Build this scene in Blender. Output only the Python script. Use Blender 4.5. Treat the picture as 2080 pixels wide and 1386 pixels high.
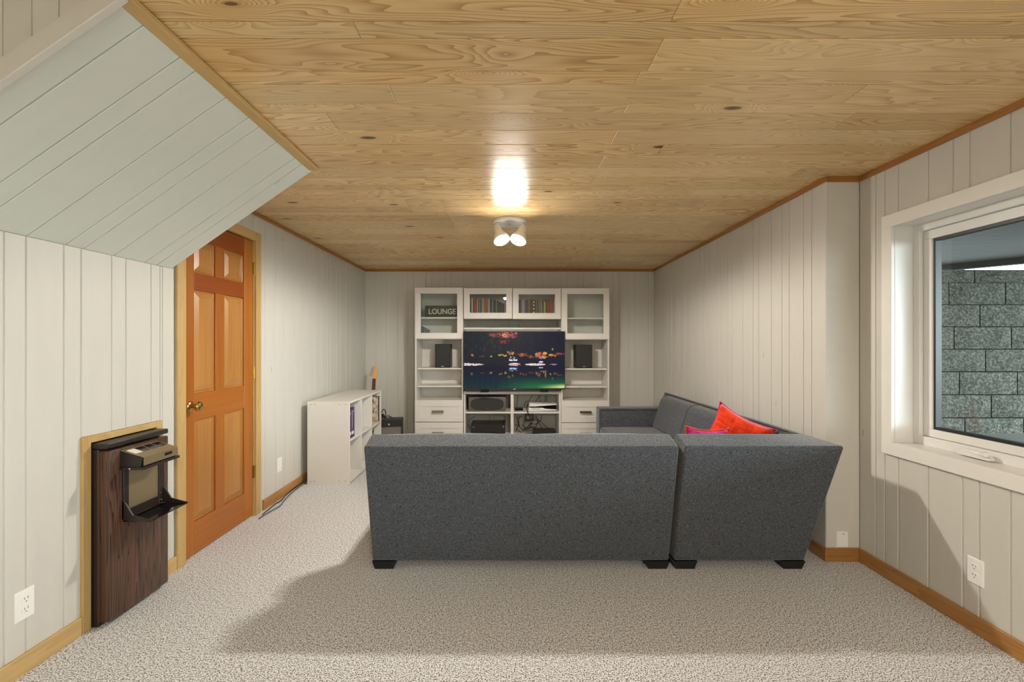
import bpy, bmesh, math, random
import numpy as np
from mathutils import Matrix, Vector
R = math.radians
rnd = random.Random(7)
SC = bpy.context.scene
for o in list(bpy.data.objects): bpy.data.objects.remove(o)

# ------------------------------------------------------------------ camera, world, lights, exposure
CAMZ = 1.277; FPX = 930.0
cd = bpy.data.cameras.new('camera'); cam = bpy.data.objects.new('camera', cd); SC.collection.objects.link(cam)
cam.location = (0, 0, CAMZ); cam.rotation_euler = (R(90), 0, 0)
cd.sensor_width = 36; cd.lens = 36*FPX/2080
cd.shift_x = 10/2080; cd.shift_y = 5/2080; cd.clip_start = .02
SC.camera = cam
vs = SC.view_settings
vs.view_transform = 'Standard'; vs.look = 'None'; vs.gamma = 1; vs.use_curve_mapping = False
vs.exposure = 0.0
SC.cycles.use_denoising = True
SC.cycles.max_bounces = 10; SC.cycles.diffuse_bounces = 6; SC.cycles.transparent_max_bounces = 16
SC.cycles.sample_clamp_indirect = 6
W = bpy.data.worlds.new('sky'); SC.world = W; W.use_nodes = True
bg = W.node_tree.nodes['Background']; bg.inputs[0].default_value = (.82, .92, 1, 1); bg.inputs[1].default_value = 10.0

def light(name, kind, loc, energy, color, size=.1, aim=None, **kw):
    l = bpy.data.lights.new(name, kind); l.energy = energy; l.color = color
    if kind == 'AREA': l.shape = 'RECTANGLE'; l.size = size[0]; l.size_y = size[1]
    elif kind == 'SUN': l.angle = size
    else: l.shadow_soft_size = size
    for k, v in kw.items(): setattr(l, k, v)
    o = bpy.data.objects.new(name, l); SC.collection.objects.link(o); o.location = loc
    if aim is not None: o.rotation_euler = (Vector(aim)-Vector(loc)).to_track_quat('-Z', 'Y').to_euler()
    return o
WARM = (1.0, .915, .80)
LAMP_W = 53.0; REAR_FILL_W = 88.0
light('overcast_sun', 'SUN', (6, -4, 4.2), 9.0, (.86, .94, 1), R(50), aim=(0, .6, 2.4))

# ------------------------------------------------------------------ materials
def srgb(r, g, b):
    f = lambda c: c/12.92 if c <= .04045 else ((c+.055)/1.055)**2.4
    return (f(r/255), f(g/255), f(b/255), 1)
class NT:
    def __init__(s, name):
        s.m = bpy.data.materials.new(name); s.m.use_nodes = True
        s.t = s.m.node_tree; s.b = s.t.nodes['Principled BSDF']; s.out = s.t.nodes['Material Output']
    def n(s, typ, **kw):
        nd = s.t.nodes.new(typ)
        for k, v in kw.items():
            if k.startswith('i_'):
                key = k[2:]; key = int(key) if key.isdigit() else key.replace('_', ' ')
                nd.inputs[key].default_value = v
            else: setattr(nd, k, v)
        return nd
    def l(s, a, b): s.t.links.new(a, b)
    def math(s, op, a, b=None, c=None, clamp=False):
        nd = s.t.nodes.new('ShaderNodeMath'); nd.operation = op; nd.use_clamp = clamp
        for i, v in enumerate((a, b, c)):
            if v is None: continue
            if isinstance(v, (int, float)): nd.inputs[i].default_value = v
            else: s.l(v, nd.inputs[i])
        return nd.outputs[0]
    def mix(s, fac, a, b, mode='MIX'):
        nd = s.t.nodes.new('ShaderNodeMix'); nd.data_type = 'RGBA'; nd.blend_type = mode
        for i, v in ((0, fac), (6, a), (7, b)):
            if isinstance(v, (int, float)): nd.inputs[i].default_value = v
            elif isinstance(v, tuple): nd.inputs[i].default_value = v
            else: s.l(v, nd.inputs[i])
        return nd.outputs[2]
    def ramp(s, fac, stops):
        nd = s.t.nodes.new('ShaderNodeValToRGB'); s.l(fac, nd.inputs[0])
        e = nd.color_ramp.elements
        while len(e) < len(stops): e.new(.5)
        for x, (p, c) in zip(e, stops): x.position = p; x.color = c
        return nd.outputs[0]
    def bump(s, h, strength=.3, dist=.002):
        nd = s.t.nodes.new('ShaderNodeBump'); nd.inputs['Strength'].default_value = strength
        nd.inputs['Distance'].default_value = dist; s.l(h, nd.inputs['Height']); s.l(nd.outputs[0], s.b.inputs['Normal'])
    def coords(s, scale, kind='Object', rand=True):
        tc = s.n('ShaderNodeTexCoord'); mp = s.n('ShaderNodeMapping'); s.l(tc.outputs[kind], mp.inputs[0])
        mp.inputs['Scale'].default_value = scale
        if rand:
            oi = s.n('ShaderNodeObjectInfo'); v = s.n('ShaderNodeVectorMath', operation='SCALE')
            v.inputs[0].default_value = (37, 61, 83); s.l(oi.outputs['Random'], v.inputs['Scale'])
            a = s.n('ShaderNodeVectorMath', operation='ADD'); s.l(mp.outputs[0], a.inputs[0]); s.l(v.outputs[0], a.inputs[1])
            return a.outputs[0], oi.outputs['Random']
        return mp.outputs[0], None

def plain(name, col, rough=.5, metal=0, spec=.5, bump=None, var=.03, coat=0, sheen=0):
    k = NT(name); k.b.inputs['Roughness'].default_value = rough; k.b.inputs['Metallic'].default_value = metal
    k.b.inputs['Specular IOR Level'].default_value = spec
    k.b.inputs['Coat Weight'].default_value = coat; k.b.inputs['Sheen Weight'].default_value = sheen
    v, _ = k.coords((6, 6, 6)); nz = k.n('ShaderNodeTexNoise', i_Scale=3.0, i_Detail=3.0); k.l(v, nz.inputs['Vector'])
    lo = tuple(c*(1-var) for c in col[:3])+(1,); hi = tuple(min(1, c*(1+var)) for c in col[:3])+(1,)
    k.l(k.mix(nz.outputs[0], lo, hi), k.b.inputs['Base Color'])
    if bump:
        n2 = k.n('ShaderNodeTexNoise', i_Scale=bump[0], i_Detail=2.0); k.l(v, n2.inputs['Vector']); k.bump(n2.outputs[0], bump[1], .001)
    return k.m

def paint(name, col, rough=.5, streak=.25):
    k = NT(name); k.b.inputs['Roughness'].default_value = rough; k.b.inputs['Specular IOR Level'].default_value = .35
    v, r = k.coords((1.2, 9, 9))
    nz = k.n('ShaderNodeTexNoise', i_Scale=2.0, i_Detail=4.0); k.l(v, nz.inputs['Vector'])
    c = k.mix(nz.outputs[0], tuple(x*.955 for x in col[:3])+(1,), tuple(min(1, x*1.035) for x in col[:3])+(1,))
    # rare small knots and nail marks showing through the paint
    vo = k.n('ShaderNodeTexVoronoi', i_Scale=1.3); k.l(v, vo.inputs['Vector'])
    kn = k.math('LESS_THAN', vo.outputs['Distance'], .035)
    c = k.mix(k.math('MULTIPLY', kn, .55), c, srgb(96, 86, 70))
    k.l(c, k.b.inputs['Base Color'])
    w = k.n('ShaderNodeTexNoise', i_Scale=9.0, i_Detail=5.0); v2, _ = k.coords((1, 18, 18)); k.l(v2, w.inputs['Vector'])
    k.bump(w.outputs[0], streak, .0015)
    return k.m

def wood(name, light_c, dark_c, knot_c=None, rough=.35, freq=9, sx=.9, sy=7.0, contrast=.5, var=.25, spec=.5, coat=0, knots=True, tint=None, line=None):
    """grain runs along the local X axis; every object gets its own cut"""
    k = NT(name); k.b.inputs['Roughness'].default_value = rough
    k.b.inputs['Specular IOR Level'].default_value = spec; k.b.inputs['Coat Weight'].default_value = coat; k.b.inputs['Coat Roughness'].default_value = .18
    v, r = k.coords((sx, sy, sy))
    nz = k.n('ShaderNodeTexNoise', i_Scale=1.0, i_Detail=2.2, i_Roughness=.42); k.l(v, nz.inputs['Vector'])
    field = nz.outputs[0]
    if knots:
        vk, _ = k.coords((2.0, 5.2, 5.2))
        vo = k.n('ShaderNodeTexVoronoi', i_Scale=1.0); k.l(vk, vo.inputs['Vector'])
        d = vo.outputs['Distance']
        g = k.math('POWER', 2.718, k.math('MULTIPLY', k.math('MULTIPLY', d, d), -28.0))
        gate = k.math('GREATER_THAN', k.n('ShaderNodeSeparateColor').outputs[0], .5)
        sep = k.t.nodes[-1] if False else None
        sc = k.n('ShaderNodeSeparateColor'); k.l(vo.outputs['Color'], sc.inputs[0])
        gate = k.math('GREATER_THAN', sc.outputs[0], .22)
        g = k.math('MULTIPLY', g, gate)
        field = k.math('ADD', field, k.math('MULTIPLY', g, .30))
    rings = k.math('FRACT', k.math('MULTIPLY', field, float(freq)))
    ringm = k.math('POWER', rings, 2.2)
    fine = k.n('ShaderNodeTexNoise', i_Scale=2.0, i_Detail=3.0); vf, _ = k.coords((1.5, 90, 90)); k.l(vf, fine.inputs['Vector'])
    fac = k.math('ADD', k.math('MULTIPLY', ringm, contrast), k.math('MULTIPLY', fine.outputs[0], .35), clamp=True)
    c = k.mix(fac, light_c, line or dark_c)
    big = k.n('ShaderNodeTexNoise', i_Scale=.8, i_Detail=2.0); vb, _ = k.coords((.7, 2.5, 2.5)); k.l(vb, big.inputs['Vector'])
    bf = k.ramp(big.outputs[0], [(.38, (0, 0, 0, 1)), (.68, (1, 1, 1, 1))])
    c = k.mix(k.math('MULTIPLY', bf, .45), c, dark_c)
    if tint: c = k.mix(k.math('MULTIPLY', k.math('FRACT', k.math('MULTIPLY', r, 7.13)), .5), c, tint)
    # plank-to-plank value difference
    hsv = k.n('ShaderNodeHueSaturation'); k.l(c, hsv.inputs['Color'])
    k.l(k.math('ADD', k.math('MULTIPLY', r, var), 1-var/2), hsv.inputs['Value'])
    c = hsv.outputs[0]
    if knots:
        core = k.math('MULTIPLY', k.math('LESS_THAN', d, .075), gate)
        halo = k.math('MULTIPLY', k.math('POWER', 2.718, k.math('MULTIPLY', k.math('MULTIPLY', d, d), -170.0)), gate)
        c = k.mix(k.math('MULTIPLY', halo, .75), c, knot_c or srgb(120, 80, 40))
        c = k.mix(k.math('MULTIPLY', core, .75), c, srgb(62, 40, 22))
    k.l(c, k.b.inputs['Base Color'])
    k.bump(fac, .08, .001)
    return k.m

M = {}
M['wall'] = paint('greige_paint', (.615, .605, .56, 1))
M['slope'] = paint('daylit_slope_paint', (.66, .705, .655, 1))  # wall paint with the cool window daylight mixed into its colour
M['white'] = plain('white_trim_paint', (.80, .79, .755, 1), .35, bump=(40, .05))
M['vinyl'] = plain('white_vinyl', (.76, .76, .74, 1), .3)
M['laminate'] = plain('white_laminate', (.74, .72, .68, 1), .38)
M['plate'] = plain('white_plastic', (.86, .86, .85, 1), .3)
M['slot'] = plain('dark_slot', (.12, .11, .10, 1), .6)
M['ceil'] = wood('beetle_pine_ceiling', srgb(240, 210, 154), srgb(212, 172, 112), rough=.27, freq=30, sx=.7, sy=6.5, contrast=.8, var=.22, spec=.4, tint=srgb(226, 204, 158), line=srgb(166, 122, 70), coat=0)
M['pine'] = wood('raw_pine_trim', srgb(205, 176, 122), srgb(178, 142, 84), rough=.5, freq=8, sy=14, contrast=.4, var=.12)
M['honey'] = wood('honey_trim', srgb(184, 136, 76), srgb(146, 98, 46), rough=.4, freq=8, sy=14, contrast=.5, var=.15)
M['crown'] = wood('amber_crown', srgb(178, 124, 62), srgb(140, 88, 34), rough=.35, freq=8, sy=20, contrast=.5, var=.1)
M['fir'] = wood('orange_fir', srgb(174, 106, 36), srgb(144, 78, 20), rough=.35, freq=5, sx=.5, sy=16, contrast=.35, var=.08, knots=False)
M['firrail'] = wood('red_fir', srgb(158, 80, 22), srgb(130, 58, 12), rough=.35, freq=5, sx=.7, sy=12, contrast=.35, var=.14, knots=False)
M['firpanel'] = wood('pale_fir_panel', srgb(184, 132, 70), srgb(156, 102, 46), rough=.35, freq=6, sx=.5, sy=13, contrast=.4, var=.08, knots=False)
M['walnut'] = wood('walnut_vinyl', srgb(108, 76, 60), srgb(46, 30, 24), rough=.35, freq=16, sx=.7, sy=20, contrast=.85, var=.05, knots=False, line=srgb(28, 17, 13))
M['maple'] = plain('maple', srgb(226, 178, 120), .35)
M['rose'] = plain('rosewood', srgb(84, 52, 40), .4, var=.3)
M['brass'] = plain('brass', srgb(196, 164, 96), .22, 1)
M['nickel'] = plain('brushed_nickel', srgb(150, 142, 128), .35, 1)
M['chrome'] = plain('chrome', srgb(210, 210, 212), .15, 1)
M['black'] = plain('black_plastic', (.012, .012, .012, 1), .4)
M['blackwood'] = plain('black_stained_leg', (.008, .008, .009, 1), .45)
M['tolex'] = plain('black_vinyl', (.014, .014, .015, 1), .5, bump=(300, .5))
M['gunmetal'] = plain('grey_front', srgb(96, 92, 84), .45)
M['grille'] = plain('grille_cloth', (.035, .035, .034, 1), .85, bump=(500, .6))
M['ampgrille'] = plain('silver_grille_cloth', srgb(120, 112, 106), .8, bump=(400, .6), var=.12)
M['brown'] = plain('dark_brown_metal', srgb(38, 30, 27), .4)
M['tan'] = plain('champagne_metal', srgb(150, 134, 104), .35, .55)
M['blackgloss'] = plain('black_gloss', (.006, .006, .006, 1), .08)
M['cable'] = plain('cable_black', (.012, .011, .011, 1), .5)
M['cableblue'] = plain('cable_slate', srgb(84, 98, 112), .5)
M['sofa_pipe'] = plain('sofa_piping', srgb(66, 64, 60), .9)
M['purple'] = plain('purple_cover', srgb(62, 30, 92), .35)
M['label'] = plain('label_white', (.8, .8, .8, 1), .5)
M['deck'] = wood('weathered_plywood', srgb(56, 58, 52), srgb(24, 26, 24), rough=.8, freq=6, sx=.6, sy=5, contrast=.5, var=.1, knots=False)
M['darkbeam'] = plain('dark_beam', srgb(40, 36, 32), .8, var=.3)
M['soil'] = plain('gravel', srgb(96, 96, 90), .9, var=.4, bump=(60, 1))
M['sign'] = plain('sign_charcoal', srgb(58, 54, 48), .5)
M['signtext'] = plain('sign_lettering', srgb(208, 204, 194), .5)

def emis(name, col, s):
    k = NT(name); k.b.inputs['Emission Color'].default_value = col; k.b.inputs['Emission Strength'].default_value = s
    k.b.inputs['Base Color'].default_value = (.9, .9, .9, 1); return k.m
M['bulb'] = emis('lit_bulb', (1, .95, .88, 1), 280.0)

def glass(name, tint=(.97, .99, .98, 1), gl=.9):
    k = NT(name); t = k.t; t.nodes.remove(k.b)
    tr = t.nodes.new('ShaderNodeBsdfTransparent'); tr.inputs[0].default_value = tint
    g = t.nodes.new('ShaderNodeBsdfGlossy'); g.inputs['Roughness'].default_value = .02; g.inputs[0].default_value = (gl, gl, gl, 1)
    f = t.nodes.new('ShaderNodeFresnel'); f.inputs[0].default_value = 1.45; ge = t.nodes.new('ShaderNodeNewGeometry')
    mx = t.nodes.new('ShaderNodeMixShader'); t.links.new(k.math('MULTIPLY', f.outputs[0], k.math('SUBTRACT', 1.0, ge.outputs['Backfacing'])), mx.inputs[0])
    t.links.new(tr.outputs[0], mx.inputs[1]); t.links.new(g.outputs[0], mx.inputs[2]); t.links.new(mx.outputs[0], k.out.inputs[0])
    return k.m
M['glass'] = glass('window_glass', (.93, .97, .95, 1)); M['cabglass'] = glass('cabinet_glass', (.95, .97, .96, 1))

def fabric(name, a, b, scale=420, rough=.95, sheen=.35):
    k = NT(name); k.b.inputs['Roughness'].default_value = rough; k.b.inputs['Sheen Weight'].default_value = sheen
    k.b.inputs['Specular IOR Level'].default_value = .1; k.b.inputs['Sheen Roughness'].default_value = .4
    v1, _ = k.coords((scale, scale*.25, scale*.25)); v2, _ = k.coords((scale*.25, scale*.25, scale))
    n1 = k.n('ShaderNodeTexNoise', i_Scale=1.0, i_Detail=2.0); k.l(v1, n1.inputs['Vector'])
    n2 = k.n('ShaderNodeTexNoise', i_Scale=1.0, i_Detail=2.0); k.l(v2, n2.inputs['Vector'])
    s = k.math('MULTIPLY', k.math('ADD', n1.outputs[0], n2.outputs[0]), .5)
    k.l(k.ramp(s, [(.36, a), (.64, b)]), k.b.inputs['Base Color']); k.bump(s, .5, .002)
    return k.m
M['sofa'] = fabric('charcoal_weave', srgb(42, 45, 50), srgb(102, 107, 114))
M['red'] = fabric('orange_red_velvet', srgb(196, 40, 12), srgb(232, 70, 30), 60, .7, .6)
M['pink'] = fabric('magenta_velvet', srgb(176, 32, 110), srgb(222, 70, 150), 60, .7, .6)
M['ivory'] = fabric('ivory_tassel', srgb(200, 180, 150), srgb(230, 215, 190), 60, .7, .3)

k = NT('speckled_carpet'); k.b.inputs['Roughness'].default_value = 1; k.b.inputs['Specular IOR Level'].default_value = .05; k.b.inputs['Sheen Weight'].default_value = .2
v, _ = k.coords((1, 1, 1), rand=False)
n1 = k.n('ShaderNodeTexNoise', i_Scale=190.0, i_Detail=2.0, i_Roughness=.6); k.l(v, n1.inputs['Vector'])
n2 = k.n('ShaderNodeTexNoise', i_Scale=75.0, i_Detail=2.0); k.l(v, n2.inputs['Vector'])
n3 = k.n('ShaderNodeTexNoise', i_Scale=1.7, i_Detail=3.0); k.l(v, n3.inputs['Vector'])
s = k.math('ADD', k.math('MULTIPLY', n1.outputs[0], .82), k.math('MULTIPLY', n2.outputs[0], .18))
c = k.ramp(s, [(.41, srgb(70, 67, 66)), (.47, srgb(168, 167, 168)), (.51, srgb(222, 225, 228)), (.57, srgb(246, 250, 255))])
c = k.mix(k.math('MULTIPLY', n3.outputs[0], .2), c, srgb(180, 174, 166))
k.l(c, k.b.inputs['Base Color']); k.bump(s, .65, .005); M['carpet'] = k.m

k = NT('split_face_block'); k.b.inputs['Roughness'].default_value = .95
v, r = k.coords((1, 1, 1))
n1 = k.n('ShaderNodeTexNoise', i_Scale=55.0, i_Detail=5.0, i_Roughness=.75); k.l(v, n1.inputs['Vector'])
n2 = k.n('ShaderNodeTexNoise', i_Scale=5.0, i_Detail=3.0); k.l(v, n2.inputs['Vector'])
c = k.ramp(n1.outputs[0], [(.38, srgb(34, 36, 32)), (.5, srgb(80, 82, 74)), (.62, srgb(134, 132, 120))])
c = k.mix(k.math('MULTIPLY', n2.outputs[0], .4), c, srgb(64, 70, 60))
k.l(c, k.b.inputs['Base Color']); k.bump(n1.outputs[0], 1.0, .02); M['block'] = k.m

def attr_mat(name, emit=0.0, rough=.4):
    k = NT(name); a = k.n('ShaderNodeVertexColor'); a.layer_name = 'pic'
    if emit:
        k.b.inputs['Base Color'].default_value = (.005, .005, .005, 1); k.l(a.outputs[0], k.b.inputs['Emission Color']); k.b.inputs['Specular IOR Level'].default_value = .12; k.b.inputs['Emission Strength'].default_value = emit
        k.b.inputs['Roughness'].default_value = .25
    else: k.l(a.outputs[0], k.b.inputs['Base Color']); k.b.inputs['Roughness'].default_value = rough
    return k.m

# ------------------------------------------------------------------ helpers
def finish(name, bm, mat, parent=None, smooth=False, mw=None, recalc=True, angle=35):
    if recalc: bmesh.ops.recalc_face_normals(bm, faces=bm.faces)
    me = bpy.data.meshes.new(name); bm.to_mesh(me); bm.free()
    if mat is not None: me.materials.append(M[mat] if isinstance(mat, str) else mat)
    if smooth:
        for p in me.polygons: p.use_smooth = True
        me.set_sharp_from_angle(angle=R(angle))
    o = bpy.data.objects.new(name, me); SC.collection.objects.link(o)
    if parent is not None: o.parent = parent
    if mw is not None: o.matrix_local = mw
    return o
def struct(o, kind='structure'): o['kind'] = kind; return o
def tag(o, label, cat, group=None):
    o['label'] = label; o['category'] = cat
    if group: o['group'] = group
    return o
def thing(name, label, cat, loc=(0, 0, 0), rz=0, group=None):
    o = bpy.data.objects.new(name, None); o.empty_display_size = .1; SC.collection.objects.link(o)
    o.location = loc; o.rotation_euler = (0, 0, rz)
    return tag(o, label, cat, group)
def add_box(bm, a, b, bevel=0, seg=1):
    x0, y0, z0 = [min(p, q) for p, q in zip(a, b)]; x1, y1, z1 = [max(p, q) for p, q in zip(a, b)]
    vs = [bm.verts.new(c) for c in ((x0, y0, z0), (x1, y0, z0), (x1, y1, z0), (x0, y1, z0), (x0, y0, z1), (x1, y0, z1), (x1, y1, z1), (x0, y1, z1))]
    fs = [bm.faces.new([vs[i] for i in f]) for f in ((0, 3, 2, 1), (4, 5, 6, 7), (0, 1, 5, 4), (1, 2, 6, 5), (2, 3, 7, 6), (3, 0, 4, 7))]
    if bevel:
        es = list({e for f in fs for e in f.edges})
        bmesh.ops.bevel(bm, geom=es, offset=bevel, segments=seg, affect='EDGES', profile=.5)
def box(name, a, b, mat, parent=None, bevel=0, seg=1, smooth=False, axis=None):
    """box in the parent's space; the object's origin is the box centre; axis='y'/'z' lays local X (the grain) along that axis"""
    c = Vector([(p+q)/2 for p, q in zip(a, b)]); h = [abs(q-p)/2 for p, q in zip(a, b)]
    if axis == 'y': rot = Matrix.Rotation(R(90), 4, 'Z'); h = [h[1], h[0], h[2]]
    elif axis == 'z': rot = Matrix.Rotation(R(-90), 4, 'Y'); h = [h[2], h[1], h[0]]
    else: rot = Matrix.Identity(4)
    bm = bmesh.new(); add_box(bm, [-x for x in h], h, bevel, seg)
    return finish(name, bm, mat, parent, smooth=smooth or seg > 1, mw=Matrix.Translation(c) @ rot)
def frame(org, u, v):
    u = Vector(u).normalized(); v = Vector(v).normalized(); n = u.cross(v)
    m = Matrix((u, v, n)).transposed().to_4x4(); m.translation = Vector(org); return m
def lathe(bm, prof, seg=20, mat4=None):
    rings = []
    for r, h in prof:
        rings.append([bm.verts.new((r*math.cos(2*math.pi*i/seg), r*math.sin(2*math.pi*i/seg), h)) for i in range(seg)] if r > 1e-6 else [bm.verts.new((0, 0, h))])
    new = [v for g in rings for v in g]
    for a, b in zip(rings, rings[1:]):
        for i in range(seg):
            j = (i+1) % seg
            if len(a) == 1 and len(b) == 1: continue
            if len(a) == 1: bm.faces.new((a[0], b[i], b[j]))
            elif len(b) == 1: bm.faces.new((a[i], b[0], a[j]))
            else: bm.faces.new((a[i], b[i], b[j], a[j]))
    if mat4 is not None: bmesh.ops.transform(bm, matrix=mat4, verts=new)
def aim_m(p, d):
    d = Vector(d).normalized(); m = d.to_track_quat('Z', 'Y').to_matrix().to_4x4(); m.translation = Vector(p); return m
def rod(bm, a, b, r, seg=10):
    a, b = Vector(a), Vector(b); lathe(bm, [(0, 0), (r, 0), (r, (b-a).length), (0, (b-a).length)], seg, aim_m(a, b-a))
def tube(bm, pts, r, seg=6, closed=False):
    pts = [Vector(p) for p in pts]; rings = []; up = Vector((0, 0, 1)); n = len(pts)
    for i, p in enumerate(pts):
        t = (pts[(i+1) % n if closed else min(i+1, n-1)]-pts[i-1 if closed else max(i-1, 0)]).normalized()
        if abs(t.dot(up)) > .95: up = Vector((1, 0, 0)) if abs(t.x) < .9 else Vector((0, 1, 0))
        a = t.cross(up).normalized(); b = t.cross(a).normalized(); up = b if abs(b.length) > 0 else up
        up = -b
        rings.append([bm.verts.new(p+a*r*math.cos(2*math.pi*k/seg)+b*r*math.sin(2*math.pi*k/seg)) for k in range(seg)])
    pairs = list(zip(rings, rings[1:]))+([(rings[-1], rings[0])] if closed else [])
    for A, B in pairs:
        for k in range(seg): bm.faces.new((A[k], B[k], B[(k+1) % seg], A[(k+1) % seg]))
    if not closed: bm.faces.new(rings[0]); bm.faces.new(rings[-1][::-1])
def spline(pts, n=8):
    P = [Vector(p) for p in pts]; out = []
    for i in range(len(P)-1):
        p0 = P[max(i-1, 0)]; p1 = P[i]; p2 = P[i+1]; p3 = P[min(i+2, len(P)-1)]
        for k in range(n):
            t = k/n; out.append(.5*((2*p1)+(p2-p0)*t+(2*p0-5*p1+4*p2-p3)*t*t+(3*p1-p0-3*p2+p3)*t**3))
    out.append(P[-1]); return out
def prism(bm, poly, lo, hi, axis='x'):
    """polygon of (a,b) pairs swept along an axis"""
    mk = {'x': lambda s, a, b: (s, a, b), 'y': lambda s, a, b: (a, s, b), 'z': lambda s, a, b: (a, b, s)}[axis]
    A = [bm.verts.new(mk(lo, *p)) for p in poly]; B = [bm.verts.new(mk(hi, *p)) for p in poly]
    bm.faces.new(A); bm.faces.new(B[::-1]); n = len(poly)
    for i in range(n): bm.faces.new((A[i], A[(i+1) % n], B[(i+1) % n], B[i]))
def soft(o, w=.012, seg=3):
    b = o.modifiers.new('bevel', 'BEVEL'); b.width = w; b.segments = seg; b.limit_method = 'ANGLE'; b.angle_limit = R(25)
    for p in o.data.polygons: p.use_smooth = True
    wn = o.modifiers.new('wn', 'WEIGHTED_NORMAL'); wn.keep_sharp = False
    return o
def picture(name, w, h, arr, mat, parent, mw):
    """flat colour grid: arr[rows, cols, 3] sRGB 0..1, row 0 at the top; lies in local XZ facing -Y"""
    H, Wd = arr.shape[:2]; lin = np.where(arr <= .04045, arr/12.92, ((arr+.055)/1.055)**2.4)
    bm_v = []
    xs = np.linspace(-w/2, w/2, Wd+1); zs = np.linspace(h/2, -h/2, H+1)
    verts = [(float(x), 0.0, float(z)) for z in zs for x in xs]
    idx = lambda r, c: r*(Wd+1)+c
    faces = [(idx(r, c), idx(r+1, c), idx(r+1, c+1), idx(r, c+1)) for r in range(H) for c in range(Wd)]
    me = bpy.data.meshes.new(name); me.from_pydata(verts, [], faces); me.update()
    at = me.color_attributes.new('pic', 'FLOAT_COLOR', 'CORNER')
    col = np.ones((H*Wd, 4, 4), dtype=np.float32); col[:, :, :3] = lin.reshape(-1, 1, 3)
    at.data.foreach_set('color', col.ravel())
    me.materials.append(mat); o = bpy.data.objects.new(name, me); SC.collection.objects.link(o); o.parent = parent; o.matrix_local = mw
    return o
def vnoise(x, y, seed=0):
    xi = np.floor(x).astype(int); yi = np.floor(y).astype(int); xf = x-xi; yf = y-yi
    h = lambda a, b: (np.abs(np.sin(a*127.1+b*311.7+seed*74.7)*43758.5453) % 1)
    u = xf*xf*(3-2*xf); v = yf*yf*(3-2*yf)
    return (h(xi, yi)*(1-u)+h(xi+1, yi)*u)*(1-v)+(h(xi, yi+1)*(1-u)+h(xi+1, yi+1)*u)*v

# ------------------------------------------------------------------ room shell
H = CAMZ+.977           # ceiling height 2.254
XL, XR, DB = -1.872, 2.07, 6.045
JD, JX = 2.69, 1.874
RV = Vector((1.942-JX, DB-JD, 0)); RL = RV.length; RU = RV.normalized()
REC = .004              # groove depth between planks
F_left = frame((XL, 0, 0), (0, 1, 0), (0, 0, 1))
F_right = frame((XR, 0, 0), (0, -1, 0), (0, 0, 1))
F_back = frame((0, DB, 0), (1, 0, 0), (0, 0, 1))
F_far = frame((JX, JD, 0), -RU, (0, 0, 1))       # u = -(distance along the far right wall)
F_jog = frame((0, JD, 0), (1, 0, 0), (0, 0, 1))
F_ceil = frame((0, 0, H), (1, 0, 0), (0, -1, 0))

def slab(name, F, rects, mat, t0=-REC-.10, t1=-REC, kind='structure'):
    bm = bmesh.new()
    for u0, u1, v0, v1 in rects: add_box(bm, (u0, v0, t0), (u1, v1, t1))
    bmesh.ops.transform(bm, matrix=F, verts=bm.verts)
    return struct(finish(name, bm, mat))
def plank(name, parent, F, u0, u1, v0, v1, mat, along='v', gap=.006, t=REC, back=.004, ch=.002, gu=None, gv=None, lift=0, tilt=0):
    """one board: chamfered face, its own grain, joint left open on each side"""
    gu = gap if gu is None else gu; gv = 0 if gv is None else gv
    u0 += gu/2; u1 -= gu/2; v0 += gv/2; v1 -= gv/2
    cu, cv = (u0+u1)/2, (v0+v1)/2; hu, hv = (u1-u0)/2, (v1-v0)/2
    if hu < .004 or hv < .004: return None
    loc = Matrix.Translation((cu, cv, lift)) @ Matrix.Rotation(R(tilt), 4, 'X')
    if along == 'v': loc = loc @ Matrix.Rotation(R(90), 4, 'Z'); hu, hv = hv, hu
    c = min(ch, hu*.6, hv*.6); z0, z1, z2 = -t-back, -c*.8, 0
    vs = [(sx*hu, sy*hv, z0) for sx, sy in ((-1, -1), (1, -1), (1, 1), (-1, 1))]+[(sx*hu, sy*hv, z1) for sx, sy in ((-1, -1), (1, -1), (1, 1), (-1, 1))]+[(sx*(hu-c), sy*(hv-c), z2) for sx, sy in ((-1, -1), (1, -1), (1, 1), (-1, 1))]
    fs = [(8, 9, 10, 11)]+[(i, (i+1) % 4, 4+(i+1) % 4, 4+i) for i in range(4)]+[(4+i, 4+(i+1) % 4, 8+(i+1) % 4, 8+i) for i in range(4)]
    me = bpy.data.meshes.new(name); me.from_pydata(vs, [], fs); me.update(); me.materials.append(M[mat])
    o = bpy.data.objects.new(name, me); SC.collection.objects.link(o); o.parent = parent; o.matrix_local = F @ loc
    return o
Dl = lambda x: 1.872*930/(1030-x)
Dr = lambda x: 2.07*930/(x-1030)

# floor
bm = bmesh.new(); add_box(bm, (XL-.05, -2.6, -.10), (XR+.05, DB+.05, 0))
floor = struct(finish('floor', bm, 'carpet'))

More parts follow.
